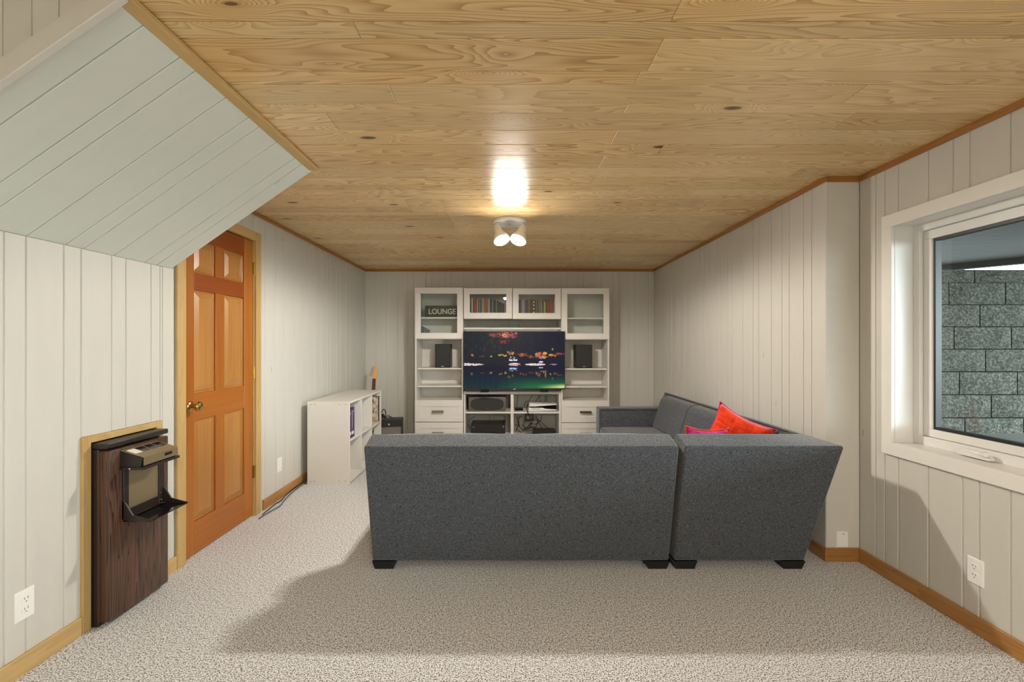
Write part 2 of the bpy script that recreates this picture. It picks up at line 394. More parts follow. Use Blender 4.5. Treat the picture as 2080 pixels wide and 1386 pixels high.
# ---- left wall: vertical boards of random width
wl = slab('wall_left', F_left, [(-2.6, 2.045, 0, H), (2.045, 2.43, .835, H), (2.43, 2.60, 0, H), (2.60, 3.43, 2.055, H), (3.43, DB, 0, H)], 'wall')
SZ = 1.695              # height where the slope meets the left wall
e = sorted([Dl(x) for x in (8.3, 52.9, 129.8, 164.8, 226.9, 255.8, 307, 330)])
near = [1.30, 1.385, 1.54, 1.62]+e+[2.575]
near = [-2.6+.14*i for i in range(28)]+near if False else near
pos = [-2.6]
while pos[-1] < 1.15: pos.append(pos[-1]+rnd.choice((.08, .145, .165, .11)))
pos = pos[:-1]+near
for a, b in zip(pos, pos[1:]):
    top = SZ if b > 1.27 else H-.0
    segs = [(0, top)]
    if a < 1.27 < b: segs = [(0, SZ)]
    if b > 2.045 and a < 2.43:
        for x0, x1, lo in ((a, min(b, 2.006), 0), (max(a, 2.006), min(b, 2.47), .862), (max(a, 2.47), b, 0)):
            if x1-x0 > .01: plank('plank', wl, F_left, x0, x1, lo, top, 'wall')
        continue
    for lo, hi in segs: plank('plank', wl, F_left, a, b, lo, hi, 'wall')
far = [Dl(x) for x in (492, 515.4, 538.5, 560.4, 578.3, 598.3, 613.7, 625.6, 640.6, 653.7, 665.5, 671.2, 683, 691.4, 702.4, 711, 721.4, 737)]
far = [2.578, 2.70, 2.84, 2.98]+[x for x in far if x > 3.05]+[DB]
for a, b in zip(far, far[1:]):
    cuts = [(a, b, 2.103 if a < 3.44 else 0)]
    if a < 3.497 < b: cuts = [(a, 3.497, 2.103), (3.497, b, 0)]
    elif b <= 3.497: cuts = [(a, b, 2.103)]
    for x0, x1, lo in cuts: plank('plank', wl, F_left, x0, x1, lo, H, 'wall')

# ---- back wall
wb = slab('wall_back', F_back, [(XL-.1, 2.1, 0, H)], 'wall')
bx = [743.4, 763.5, 784.7, 808.5, 828.7, 840.7, 865.3, 877.5, 904.7, 916.6, 941.3, 953.5, 966, 989.3, 1001.7, 1021.8, 1034, 1053.8, 1066.2, 1089.9, 1102.6, 1114.7, 1138.5, 1151, 1174, 1186.2, 1210, 1222, 1244.6, 1257.7, 1277.4, 1289.8, 1317, 1329.5]
bx = [(x-1030)/930*DB for x in bx]; bx[0] = XL; bx[-1] = 1.942
for a, b in zip(bx, bx[1:]): plank('plank', wb, F_back, a, b, 0, H, 'wall', gap=.006)

# ---- far right wall (slightly out of square), jog face, near right wall with the window opening
wf = slab('wall_right', F_far, [(-RL-.05, 0, 0, H)], 'wall', t0=-REC-.13)
fx = [1351, 1356, 1364, 1374, 1379, 1390, 1402, 1408, 1421.5, 1432.6, 1440, 1456, 1464.5, 1478, 1486.7, 1508.5, 1529.6, 1541, 1566.7, 1588, 1603, 1632, 1648.6]
fd = []
for x in fx:
    kx = (x-1030)/930; s = (kx*JD-JX)/(RU.x-kx*RU.y); fd.append(s)
fd = [0]+sorted(fd)+[RL]
for a, b in zip(fd, fd[1:]): plank('plank', wf, F_far, -b, -a, 0, H, 'wall', gap=.008)
wj = slab('wall_corner', F_jog, [(JX+.006, XR+.2, 0, H)], 'wall', t0=-.12)
jx = [JX, (1684-1030)/930*JD, (1719.3-1030)/930*JD, XR]
for a, b in zip(jx, jx[1:]): plank('plank', wj, F_jog, a, b, 0, H, 'wall', gap=.004)
W0, W1, WZ0, WZ1 = 1.16, 2.444, .748, 1.902
V0, V1 = -2.35, -.95
wr = slab('wall_window', F_right, [(-JD, -W1-.012, 0, H), (-W1-.012, -W0+.012, 0, WZ0-.012), (-W1-.012, -W0+.012, WZ1+.012, H), (-W0+.012, -V1, 0, H), (-V1, -V0, 0, WZ0-.05), (-V1, -V0, WZ1+.05, H), (-V0, 2.6, 0, H)], 'wall', t0=-.24)
up_ = [Dr(x) for x in (1779, 1825, 1885.7, 1936.3, 1970, 2053)]; lo_ = [Dr(x) for x in (1779, 1825, 1885.7, 1955.5, 1989.5, 2053)]
more = []; d = 1.88
while d > -2.5: d -= rnd.choice((.085, .14, .165, .11)); more.append(d)
cutA, cutB = W1+.066, W0-.066
for lst, kind in ((up_, 'u'), (lo_, 'l')):
    edges = [JD]+lst+more+[-2.6]
    for a, b in zip(edges, edges[1:]):
        full = b >= cutA-1e-4 or a <= cutB
        if full:
            if kind == 'u' and a <= V1 and b >= V0:
                plank('plank', wr, F_right, -a, -b, 0, WZ0-.05, 'wall', gap=.008); plank('plank', wr, F_right, -a, -b, WZ1+.05, H, 'wall', gap=.008)
            elif kind == 'u' and a > V1 and b < V1: plank('plank', wr, F_right, -a, -V1-.05, 0, H, 'wall', gap=.008)
            elif kind == 'u': plank('plank', wr, F_right, -a, -b, 0, H, 'wall', gap=.008)
            continue
        if a > cutA:
            if kind == 'u': plank('plank', wr, F_right, -a, -cutA, 0, H, 'wall', gap=.004)
            a = cutA
        if b < cutB:
            if kind == 'u': plank('plank', wr, F_right, -cutB, -b, 0, H, 'wall', gap=.004)
            b = cutB
        z = (WZ1+.07, H) if kind == 'u' else (0, WZ0-.07)
        plank('plank', wr, F_right, -a, -b, z[0], z[1], 'wall', gap=.008)

# ---- rear wall behind the camera, and the window added for fill light
F_rear = frame((0, -2.6, 0), (-1, 0, 0), (0, 0, 1))
V0, V1 = -2.35, -.95      # added unseen window behind the camera, side fill for left wall and slope
wz = slab('wall_rear', F_rear, [(-XR-.1, -XL+.1, 0, H)], 'wall')
bm = bmesh.new()
for q_ in (((XR, V0, WZ0-.05), (XR+.17, V1, WZ0)), ((XR, V0, WZ1), (XR+.17, V1, WZ1+.05)), ((XR, V0-.05, WZ0-.05), (XR+.17, V0, WZ1+.05)), ((XR, V1, WZ0-.05), (XR+.17, V1+.05, WZ1+.05)), ((XR+.10, (V0+V1)/2-.03, WZ0), (XR+.16, (V0+V1)/2+.03, WZ1))): add_box(bm, *q_)
w2_ = struct(finish('fill_window', bm, 'vinyl')); box('pane', (XR+.13, V0, WZ0), (XR+.136, V1, WZ1), 'glass', w2_)

# ---- ceiling: boards run across the room
cl = slab('ceiling', F_ceil, [(XL-.06, 2.16, -DB-.06, 2.66)], 'ceil')
ys = [0, 44.9, 79.2, 145.5, 172.4, 211.8, 230.2, 264.8, 293.9, 315.5, 342, 360.5, 376.8, 385.8, 397.5, 405.8, 420.6, 431.5, 438, 448.9, 465.3, 476, 487.8, 495, 504.2, 515.6, 523, 530.5, 537.9, 543.6]
rows = [.977*930/(698-y) for y in ys]
pre = [rows[0]]
while pre[-1] > -2.5: pre.append(pre[-1]-rnd.choice((.085, .14, .17, .12)))
rows = sorted(pre[1:])+rows+[DB]
known = {0: 1385, 44.9: 717, 79.2: 1348, 172.4: 789, 211.8: 1275.6, 230.2: 1740, 293.9: 1350-0, 264.8: 1255, 315.5: 1228.5, 342: 858, 360.5: 1206}
kn = {}
for y, x in known.items():
    d = .977*930/(698-y); kn[round(d, 3)] = (x-1030)/930*d
for i, (a, b) in enumerate(zip(rows, rows[1:])):
    j = kn.get(round(a, 3)); js = []
    if i == 0: continue
    if j is not None: js.append(j); js += [j-2.2-rnd.random()*.4, j+1.8+rnd.random()*.6] if abs(j) < 2 else []
    else:
        s = rnd.choice((-1.35, -.9, -.45, .48, .92, 1.4)); js = [s, s+2.1, s-2.1]
    js = sorted(x for x in js if XL+.25 < x < 1.85)
    e = [XL]+js+[2.075 if b < JD+.1 else 1.99]
    for p, q in zip(e, e[1:]):
        plank('plank', cl, F_ceil, p, q, -b, -a, 'ceil', along='u', gu=.0015, gv=.0035, ch=.002, lift=rnd.uniform(-.0004, .0004), tilt=rnd.uniform(-.35, .35))

# ---- boxed-in slope under the stairs
S0, S1 = 1.262, 2.558
TX, TZ = -1.092, 2.238
bm = bmesh.new(); prism(bm, [(XL+.0, SZ+.006), (TX-.003, TZ+.006), (TX-.003, H), (XL, H)], S0+.008, S1-.002, 'y')
sl = struct(finish('ceiling_slope', bm, 'slope'))
sv = Vector((TX-XL, 0, TZ-SZ)); SL = sv.length
F_slope = frame((XL, 0, SZ), (0, 1, 0), sv)
sd = [S0, 1.38, 1.535, 1.612, 1.785, 1.943, 2.025, 2.18, 2.365, 2.447, S1]
for a, b in zip(sd, sd[1:]): plank('plank', sl, F_slope, a, b, .0, SL, 'slope', gap=.0045, ch=.002)
F_gable = frame((0, S0, 0), (1, 0, 0), (0, 0, 1))
gx = [XL, -1.72, -1.545, -1.39, -1.31, -1.235, TX]
slope_z = lambda x: SZ+(x-XL)*(TZ-SZ)/(TX-XL)
for a, b in zip(gx, gx[1:]):      # boards cut to the rake
    a2, b2 = a+.0015, b-.0015; bm = bmesh.new()
    prism(bm, [(a2, slope_z(a2)+.01), (b2, slope_z(b2)+.01), (b2, H), (a2, H)], S0-.0, S0+.012, 'y')
    finish('plank', bm, 'wall', sl)
L = SL+.03
bt = box('rake_trim', (0, -.022, -.012), (L, .0, .042), 'wall', sl, bevel=.002)
bt.matrix_local = frame((XL, S0-.001, SZ), sv, (0, 1, 0)) @ Matrix.Translation((L/2, -.008, -.016))
# batten at the top of the slope, crown strips round the room
def strip(name, a, b, w, h, mat, label=None, n=None):
    """board from a to b (centre line), w across, h tall"""
    a, b = Vector(a), Vector(b); u = (b-a); Ln = u.length; bm = bmesh.new(); add_box(bm, (-Ln/2, -w/2, -h/2), (Ln/2, w/2, h/2), .0025)
    m = frame((0, 0, 0), u, Vector((0, 0, 1)).cross(u)); m.translation = (a+b)/2
    return finish(name, bm, mat, None, mw=m)
st = []
st.append(strip('trim_1', (TX+.021, -2.6, H-.011), (TX+.021, 2.535, H-.011), .050, .018, 'pine'))
ct = .022; cw = .016
st.append(strip('trim_2', (XL+cw/2, S1, H-.014), (XL+cw/2, DB-.001, H-.014), cw, .028, 'crown'))
st.append(strip('trim_3', (XL+cw, DB-cw/2, H-.014), (1.942-cw, DB-cw/2, H-.014), cw, .028, 'crown'))
q = Vector((-RU.y, RU.x, 0))
p0 = Vector((JX, JD, H-.014))+q*cw/2; p1 = Vector((1.942, DB, H-.014))+q*cw/2
st.append(strip('trim_4', p0-RU*.012, p1-RU*.02, cw, .028, 'crown'))
st.append(strip('trim_5', (JX-.002, JD-cw/2, H-.015), (XR-.001, JD-cw/2, H-.015), cw, .030, 'crown'))
st.append(strip('trim_6', (XR-cw/2, -2.6, H-.015), (XR-cw/2, JD-cw, H-.015), cw, .030, 'crown'))
for s in st: struct(s)
bh = .078; bw = .014
bb = [('baseboard_left', (XL+bw/2, -2.6), (XL+bw/2, 2.003), 'pine'), ('baseboard_left', (XL+bw/2, 2.472), (XL+bw/2, 2.578), 'pine'),
      ('baseboard_left', (XL+bw/2, 3.50), (XL+bw/2, DB), 'honey'), ('baseboard_back', (XL+bw, DB-bw/2), (1.942-bw, DB-bw/2), 'honey'),
      ('baseboard_corner', (JX-bw, JD-bw/2), (XR-bw, JD-bw/2), 'honey'), ('baseboard_window', (XR-bw/2, -2.6), (XR-bw/2, JD), 'honey')]
for nme, a, b, mt in bb: struct(strip(nme, (*a, bh/2), (*b, bh/2), bw, bh, mt))
p0 = Vector((JX, JD, bh/2))+q*bw/2; p1 = Vector((1.942, DB, bh/2))+q*bw/2
struct(strip('baseboard_right', p0+RU*.001, p1-RU*.02, bw, bh, 'honey'))

# ------------------------------------------------------------------ door in the left wall (u=D, v=z, n=+X)
DA, DBk = 2.662, 3.378; DT = 2.03
door = struct(finish('door_1', (lambda b: (add_box(b, (DA, .012, -.040), (DBk, DT, -.016)), bmesh.ops.transform(b, matrix=F_left, verts=b.verts), b)[-1])(bmesh.new()), 'fir'))
def dpart(nm, u0, u1, v0, v1, mat, along, t=.016, lift=-.004, ch=.002): return plank(nm, door, F_left, u0, u1, v0, v1, mat, along=along, gap=0, t=t, back=.004, lift=lift, ch=ch)
sA, m0, m1, sB = DA+.083, 2.948, 3.040, DBk-.110
rl = [(0.012, .205), (.815, .975), (1.60, 1.705), (1.905, DT)]
dpart('stile', DA, sA, .012, DT, 'fir', 'v'); dpart('stile', sB, DBk, .012, DT, 'fir', 'v')
for i, (a, b) in enumerate(rl): dpart('rail', sA, sB, a, b, 'firrail' if i >= 2 else 'fir', 'u')
for (a, b), (c, d) in zip(rl, rl[1:]):
    dpart('stile', m0, m1, b, c, 'fir', 'v')
    for u0, u1 in ((sA, m0), (m1, sB)):
        hu, hv = (u1-u0)/2, (c-b)/2; bm = bmesh.new()
        rings = []
        for off, z in ((0, -.016), (.006, -.014), (.012, -.017), (.014, -.015), (.045, -.005), (.047, -.006)):
            rings.append([bm.verts.new((sx*(hv-off), sy*(hu-off), z)) for sx, sy in ((-1, -1), (1, -1), (1, 1), (-1, 1))])
        for A, B in zip(rings, rings[1:]):
            for i in range(4): bm.faces.new((A[i], A[(i+1) % 4], B[(i+1) % 4], B[i]))
        bm.faces.new(rings[-1])
        finish('panel', bm, 'firpanel', door, mw=F_left @ Matrix.Translation(((u0+u1)/2, (b+c)/2, 0)) @ Matrix.Rotation(R(90), 4, 'Z'))
bm = bmesh.new(); lathe(bm, [(0, 0), (.031, 0), (.031, .004), (.026, .009), (.012, .012), (.011, .03), (.018, .036), (.027, .046), (.029, .056), (.024, .066), (.012, .071), (0, .072)], 24)
kb = finish('door_knob', bm, 'brass', door, smooth=True, mw=F_left @ Matrix.Translation((2.708, .905, -.004)))
for z in (1.83, 1.06, .33):
    bm = bmesh.new(); add_box(bm, (-.014, -.045, -.001), (.014, .045, .002)); rod(bm, (.002, -.046, .004), (.002, .046, .004), .006, 10)
    finish('hinge', bm, 'brass', door, mw=F_left @ Matrix.Translation((DBk+.006, z, -.002)))
# jamb and casing
bm = bmesh.new()
for r_ in ((DBk+.003, DBk+.018, 0, DT+.02), (DA-.018, DA-.003, 0, DT+.02), (DA-.018, DBk+.018, DT+.006, DT+.024)): add_box(bm, (r_[0], r_[2], -.10), (r_[1], r_[3], .0))
bmesh.ops.transform(bm, matrix=F_left, verts=bm.verts); struct(finish('door_frame', bm, 'pine')).name = 'trim_7'
struct(box('trim_8', (XL-.001, DA-.082, 0), (XL+.016, DA-.012, DT+.072), 'pine', None, bevel=.002, axis='z'))
struct(box('trim_9', (XL-.001, DBk+.012, 0), (XL+.016, DBk+.078, DT+.072), 'pine', None, bevel=.002, axis='z'))
struct(box('trim_10', (XL-.001, DA-.012, DT+.008), (XL+.016, DBk+.012, DT+.072), 'pine', None, bevel=.002, axis='y'))
# dark space behind the door leaf and the recess behind the fridge
bm = bmesh.new(); add_box(bm, (-2.42, 1.98, 0), (-2.40, 2.50, .92)); add_box(bm, (-2.40, 1.98, .86), (XL-.10, 2.50, .90)); add_box(bm, (-2.40, 1.98, 0), (XL-.10, 2.02, .86)); add_box(bm, (-2.40, 2.46, 0), (XL-.10, 2.50, .86)); add_box(bm, (-2.42, 1.98, -.1), (XL-.05, 2.50, -.001))
struct(finish('wall_recess', bm, 'wall'))
struct(box('wall_closet', (XL-.16, DA-.1, 0), (XL-.104, DBk+.1, 2.10), 'wall'))

# ------------------------------------------------------------------ window in the near right wall
win = struct(finish('window_1', (lambda b: ([add_box(b, *q_) for q_ in (
    ((XR-.0, W0-.0, WZ0-.012), (XR+.17, W1+.0, WZ0)), ((XR, W0, WZ1), (XR+.17, W1, WZ1+.012)),
    ((XR, W1, WZ0-.012), (XR+.17, W1+.012, WZ1+.012)), ((XR, W0-.012, WZ0-.012), (XR+.17, W0, WZ1+.012)))], b)[-1])(bmesh.new()), 'vinyl'))
def ring(nm, x0, x1, d0, d1, z0, z1, w, mat, par, wb=None, bevel=.002):
    wb = w if wb is None else wb; bm = bmesh.new()
    for a, b in (((x0, d0, z0), (x1, d1, z0+wb)), ((x0, d0, z1-w), (x1, d1, z1)), ((x0, d0, z0+wb), (x1, d0+w, z1-w)), ((x0, d1-w, z0+wb), (x1, d1, z1-w))): add_box(bm, a, b, bevel)
    return finish(nm, bm, mat, par)
for a, b, ax in (((XR-.019, W0-.066, WZ0-.068), (XR, W1+.066, WZ0-.001), 'y'), ((XR-.019, W0-.066, WZ1+.001), (XR, W1+.066, WZ1+.068), 'y'),
                 ((XR-.019, W1+.001, WZ0-.001), (XR, W1+.066, WZ1+.001), 'z'), ((XR-.019, W0-.066, WZ0-.001), (XR, W0-.001, WZ1+.001), 'z')):
    box('casing', a, b, 'white', win, bevel=.0015, axis=ax)
ring('window_frame', XR+.098, XR+.165, W0, W1, WZ0, WZ1, .036, 'vinyl', win, .045)
sash = ring('sash', XR+.118, XR+.16, W0+.038, W1-.038, WZ0+.047, WZ1-.038, .046, 'vinyl', win, .04)
ring('bead', XR+.128, XR+.158, W0+.085, W1-.085, WZ0+.088, WZ1-.085, .012, 'black', sash, bevel=0)
box('pane', (XR+.143, W0+.09, WZ0+.09), (XR+.149, W1-.09, WZ1-.09), 'glass', sash)
# folding crank operator on the bottom of the frame
bm = bmesh.new()
prism(bm, [(0, 0), (.15, 0), (.15, .012), (.13, .026), (.05, .030), (.0, .014)], 0, .028, 'x')
cr = finish('crank_cover', bm, 'vinyl', win, mw=Matrix.Translation((XR+.068, 2.03, WZ0+.004))); soft(cr, .004, 2)
bm = bmesh.new(); lathe(bm, [(0, 0), (.011, .002), (.013, .012), (.010, .03), (0, .034)], 14, aim_m((XR+.072, 2.06, WZ0+.03), (-.6, -1, .1)))
tube(bm, spline([(XR+.075, 2.16, WZ0+.034), (XR+.07, 2.11, WZ0+.03), (XR+.072, 2.06, WZ0+.03)]), .005, 8)
finish('crank_handle', bm, 'vinyl', win, smooth=True)

# ------------------------------------------------------------------ outside the window
gr = struct(box('ground', (XR+.22, -7, .45), (16, 9, .55), 'soil')); gr.name = 'trim_outdoor_ground'
gr.name = 'ground'
bm = bmesh.new(); add_box(bm, (2.36, 3.93, .55), (9.2, 4.3, 1.88)); rwall = struct(finish('wall_retaining', bm, 'block'))
BH, BW = .187, .478; btop = 1.905
meshes = []
for kx in range(6):
    bm = bmesh.new(); nx, nz = 5, 3; rr = random.Random(kx+3); g = []
    for iz in range(nz+1):
        row = []
        for ix in range(nx+1):
            edge = ix in (0, nx) or iz in (0, nz)
            row.append(bm.verts.new(((ix/nx-.5)*(BW-.010), -.035-(0 if edge else rr.uniform(.006, .03)), (iz/nz-.5)*(BH-.008))))
        g.append(row)
    for iz in range(nz):
        for ix in range(nx): bm.faces.new((g[iz][ix], g[iz][ix+1], g[iz+1][ix+1], g[iz+1][ix]))
    bv = [bm.verts.new((sx*(BW-.010)/2, .09, sz*(BH-.008)/2)) for sx, sz in ((-1, -1), (1, -1), (1, 1), (-1, 1))]
    bm.faces.new([g[0][i] for i in range(nx+1)][::-1]+[bv[0], bv[1]]); bm.faces.new([g[nz][i] for i in range(nx+1)]+[bv[2], bv[3]])
    bm.faces.new([g[i][0] for i in range(nz+1)]+[bv[3], bv[0]]); bm.faces.new([g[i][nx] for i in range(nz+1)][::-1]+[bv[1], bv[2]])
    bmesh.ops.recalc_face_normals(bm, faces=bm.faces)
    me = bpy.data.meshes.new('block'); bm.to_mesh(me); bm.free(); me.materials.append(M['block']); meshes.append(me)
for r_ in range(8):
    zc = btop-.115/2-.0 if r_ == 0 else btop-.115-BH*(r_-.5)
    dy = 3.92-.0225*r_
    jx0 = ((1942.3-1030)/930*3.80)+(BW/2 if r_ % 2 == 0 else 0)
    for c in range(-3, 10):
        xx = jx0+(c-.5)*BW
        if xx-BW/2 < 2.32: continue
        if xx > 8.2: break
        o = bpy.data.objects.new('block', meshes[(r_*5+c*3) % 6]); SC.collection.objects.link(o); o.parent = rwall
        o.location = (xx, dy, zc)
        if r_ == 0: o.scale = (1, 1, .62)
# deck overhead, its far edge running off at an angle
dk = tag(bpy.data.objects.new('deck_canopy', None), 'weathered grey plywood underside of a deck seen high through the window', 'deck'); SC.collection.objects.link(dk)
dk.location = (4, 3, 2.23)
zd = 2.235
bm = bmesh.new(); prism(bm, [(2.33, -3.5), (5.9, -3.5), (5.95, 4.80), (5.30, 5.62), (2.33, 6.05)], zd, zd+.04, 'z'); bmesh.ops.translate(bm, vec=(-4, -3, -2.23), verts=bm.verts)
finish('underside', bm, 'deck', dk)
bm = bmesh.new()
P = [Vector((2.33, 6.05, 0)), Vector((5.30, 5.62, 0)), Vector((5.95, 4.80, 0)), Vector((5.9, -3.5, 0))]
for a, b in zip(P[:2], P[1:3]):
    u = (b-a).normalized(); n_ = Vector((-u.y, u.x, 0))*.09
    lo = [bm.verts.new((p.x, p.y, zd-.07)) for p in (a, b, b+n_, a+n_)]; hi = [bm.verts.new((v_.co.x, v_.co.y, zd+.1)) for v_ in lo]
    bm.faces.new(lo); bm.faces.new(hi[::-1])
    for i in range(4): bm.faces.new((lo[i], lo[(i+1) % 4], hi[(i+1) % 4], hi[i]))
bmesh.ops.translate(bm, vec=(-4, -3, -2.23), verts=bm.verts)
finish('beam', bm, 'darkbeam', dk)
for xx in (2.45, 5.8):
    box('post', (xx-4, -3.4-3, .55-2.23), (xx-4+.09, -3.31-3, 0), 'darkbeam', dk, axis='z')

# ------------------------------------------------------------------ ceiling lamp
def make_lamp(loc, label, watts, glow):
  lp = thing('ceiling_lamp', label, 'ceiling light', loc)
  bm = bmesh.new(); lathe(bm, [(0, -.001), (.132, -.001), (.134, -.006), (.130, -.020), (.122, -.026), (0, -.028)], 40); finish('canopy', bm, 'white', lp, smooth=True)
  bm = bmesh.new(); lathe(bm, [(0, -.036), (.004, -.035), (.0045, -.028), (0, -.026)], 10); finish('screw', bm, 'nickel', lp)
  for sx, tgt in ((-1, (-.052, -.075, -.165)), (1, (.058, -.085, -.18))):
      base = Vector((sx*.098, -.03, -.024)); tgt = Vector(tgt)
      neck = Vector((sx*.104, -.036, -.062)); ax = (tgt-neck).normalized()
      ax = Vector((-sx*.30, -.42, -.85)).normalized()
      top = neck
      bm = bmesh.new(); rod(bm, base+Vector((0, 0, .0)), neck, .012, 12); rod(bm, neck-Vector((.018*sx, 0, 0)), neck+Vector((.02*sx, 0, 0)), .014, 12)
      finish('arm', bm, 'white', lp, smooth=True)
      bm = bmesh.new()
      lathe(bm, [(0, -.012), (.024, -.010), (.031, .0), (.033, .045), (.036, .062), (.054, .094), (.062, .124), (.063, .136), (.059, .136), (.058, .124), (.048, .094), (.030, .064), (.0, .056)], 28, aim_m(top, ax))
      sh = finish('shade', bm, 'white', lp, smooth=True, angle=50)
      bm = bmesh.new(); lathe(bm, [(.032, .075), (.050, .115), (.052, .132), (.043, .150), (.024, .160), (0, .163)], 24, aim_m(top, ax)); b_ = finish('bulb', bm, 'bulb', sh, smooth=True)
      wp = lp.location+top+ax*.180
      light('lamp_light', 'SPOT', wp, watts, WARM, .025, aim=wp+Vector((-sx*.03, -.02, -1)), spot_size=R(180), spot_blend=.28)
      light('lamp_glow', 'POINT', wp, glow, WARM, .03)
make_lamp((0.022, 3.64, H), 'white round ceiling spotlight with two lit swivel heads', LAMP_W, 2.5)
make_lamp((0.65, -1.3, H), 'unseen white ceiling spotlight added behind the viewpoint for warm fill light', REAR_FILL_W, 8.0)  # added lamp out of view, supplies warm fill to the near room

# ------------------------------------------------------------------ media wall unit (front plane at Y=UF)
UF = 5.64; UB = DB-.018; px = UF/930
X = lambda p: (p-1030)*px
Z = lambda p: CAMZ-(p-698)*px
def shaker(nm, x0, x1, z0, z1, par, y=UF, fw=.072, glassy=False, handle=None):
    """framed front: four frame strips, recessed panel or pane"""
    bm = bmesh.new(); t = .019
    for a, b in (((x0, y-t, z0), (x1, y, z0+fw)), ((x0, y-t, z1-fw), (x1, y, z1)), ((x0, y-t, z0+fw), (x0+fw, y, z1-fw)), ((x1-fw, y-t, z0+fw), (x1, y, z1-fw))): add_box(bm, a, b, .0015)
    if not glassy: add_box(bm, (x0+fw, y-t+.008, z0+fw), (x1-fw, y, z1-fw))
    o = finish(nm, bm, 'laminate', par)
    if glassy: box('pane', (x0+fw-.002, y-.011, z0+fw-.002), (x1-fw+.002, y-.007, z1-fw+.002), 'cabglass', o)
    if handle:
        hx, hz = handle; bm = bmesh.new(); w = .065
        for s in (-1, 1): add_box(bm, (hx+s*w-.006, y-t-.026, hz-.008), (hx+s*w+.006, y-t, hz+.008), .002)
        add_box(bm, (hx-w-.006, y-t-.032, hz-.014), (hx+w+.006, y-t-.022, hz+.014), .003)
        finish('handle', bm, 'nickel', o)
    return o
def tower(x0, x1, label, dz, hside):
    t = thing('shelf_tower', label, 'cabinet', ((x0+x1)/2, UF, 0), group=None); ox, oy = (x0+x1)/2, UF
    sh = lambda a: (a[0]-ox, a[1]-oy, a[2])
    bxp = lambda nm, a, b: box(nm, sh(a), sh(b), 'laminate', t, bevel=.001)
    zt = Z(585)+dz
    for a in (x0, x1-.018): bxp('side_panel', (a, UF+.001, 0), (a+.018, UB, zt-.004))
    bxp('top_panel', (x0+.018, UF+.001, zt-.022), (x1-.018, UB, zt-.004)); bxp('bottom_panel', (x0+.018, UF+.001, .03), (x1-.018, UB, .05))
    bxp('back_panel', (x0+.018, UB-.008, .05), (x1-.018, UB, zt-.022))
    bxp('shelf', (x0+.018, UF+.02, Z(690)+dz), (x1-.018, UB-.008, Z(690)+.018+dz))
    for p, y0 in ((644.5, .03), (748.5, .055), (785, .055)): bxp('shelf', (x0+.020, UF+y0, Z(p)-.016+dz), (x1-.020, UB-.008, Z(p)+.002+dz))
    bxp('shelf', (x0+.018, UF+.0, Z(813)-.018+dz), (x1-.018, UB-.008, Z(813)+dz))
    # door hung proud at the top, drawers below
    keep = []
    d_ = shaker('door', x0+.002-ox, x1-.002-ox, Z(688.5)+dz, zt, t, y=-.001, glassy=True)
    for i, (a, b) in enumerate(((814.2, 856.8), (857.8, 900.5))):
        hx = (X(890) if hside < 0 else X(1188.7))-ox
        shaker('drawer', x0+.001-ox, x1-.001-ox, Z(b)+dz, Z(a)+dz-.001, t, y=-.001, fw=.070, handle=(hx, (Z(a)+Z(b))/2+dz))
    return t
tw1 = tower(X(843), X(941), 'tall white cabinet left of the television, lounge sign behind its glass door', 0, -1)
tw2 = tower(X(1139.8), X(1237.5), 'tall white cabinet right of the television, nearly empty behind its glass door', -.006, 1)
# hinged wall cupboards above the television
def wallcab(x0, x1, label, dz, gx0, gx1):
    t = thing('wall_cabinet', label, 'cabinet', ((x0+x1)/2, UF, Z(648)), group=None); o_ = Vector(((x0+x1)/2, UF, Z(648)))
    f = lambda a: tuple(Vector(a)-o_); zb, zt = Z(648)+dz, Z(585.8)+dz
    for nm, a, b in (('side_panel', (x0, UF+.001, zb), (x0+.016, UB, zt)), ('side_panel', (x1-.016, UF+.001, zb), (x1, UB, zt)), ('bottom_panel', (x0+.016, UF+.001, zb), (x1-.016, UB, zb+.018)),
                     ('top_panel', (x0+.016, UF+.001, zt-.018), (x1-.016, UB, zt)), ('back_panel', (x0+.016, UB-.008, zb+.018), (x1-.016, UB, zt-.018))):
        box(nm, f(a), f(b), 'laminate', t)
    shaker('door', x0+.001-o_.x, x1-.001-o_.x, zb-o_.z, zt-o_.z, t, y=-.001, fw=.074, glassy=True)
    return t
wc1 = wallcab(X(942.3), X(1040.4), 'white glass-fronted wall cupboard holding slim cases, next to the lounge sign cabinet', 0, 955, 1030)
wc2 = wallcab(X(1041.2), X(1139.2), 'white glass-fronted wall cupboard holding mixed brown, green and red books', -.003, 1053, 1127)
# rail between the towers behind the television top
tag(box('mounting_rail', (X(942.3), UF+.02, Z(669)), (X(1139), UF+.038, Z(665.8)), 'laminate'), 'thin white rail between the tall cabinets just above the television', 'rail')
# low television bench
tb = thing('television_bench', 'low white open bench with four compartments under the television', 'bench', (X(1041), UF, 0)); o_ = Vector((X(1041), UF, 0))
f = lambda a: tuple(Vector(a)-o_)
bx0, bx1 = X(942.3), X(1139.3)
for nm, a, b in (('top_panel', (bx0, UF-.0, Z(801)), (bx1, UB, Z(795.2))), ('side_panel', (bx0, UF+.001, 0), (bx0+.018, UB, Z(801))), ('side_panel', (bx1-.022, UF+.001, 0), (bx1, UB, Z(801))),
                 ('divider', (X(1037.3), UF+.001, .05), (X(1043.3), UB, Z(801))), ('shelf', (bx0+.018, UF+.004, Z(840.5)), (X(1037.3), UB, Z(837))), ('shelf', (X(1043.3), UF+.004, Z(840.5)), (bx1-.022, UB, Z(837))),
                 ('bottom_panel', (bx0+.018, UF+.001, .03), (bx1-.022, UB, .05))):
    box(nm, f(a), f(b), 'laminate', tb, bevel=.001)

# ---- things in the unit
def at(x, y, D): return ((x-1030)/930*D, D, CAMZ-(y-698)/930*D)
ZS = lambda p: Z(p)+.002
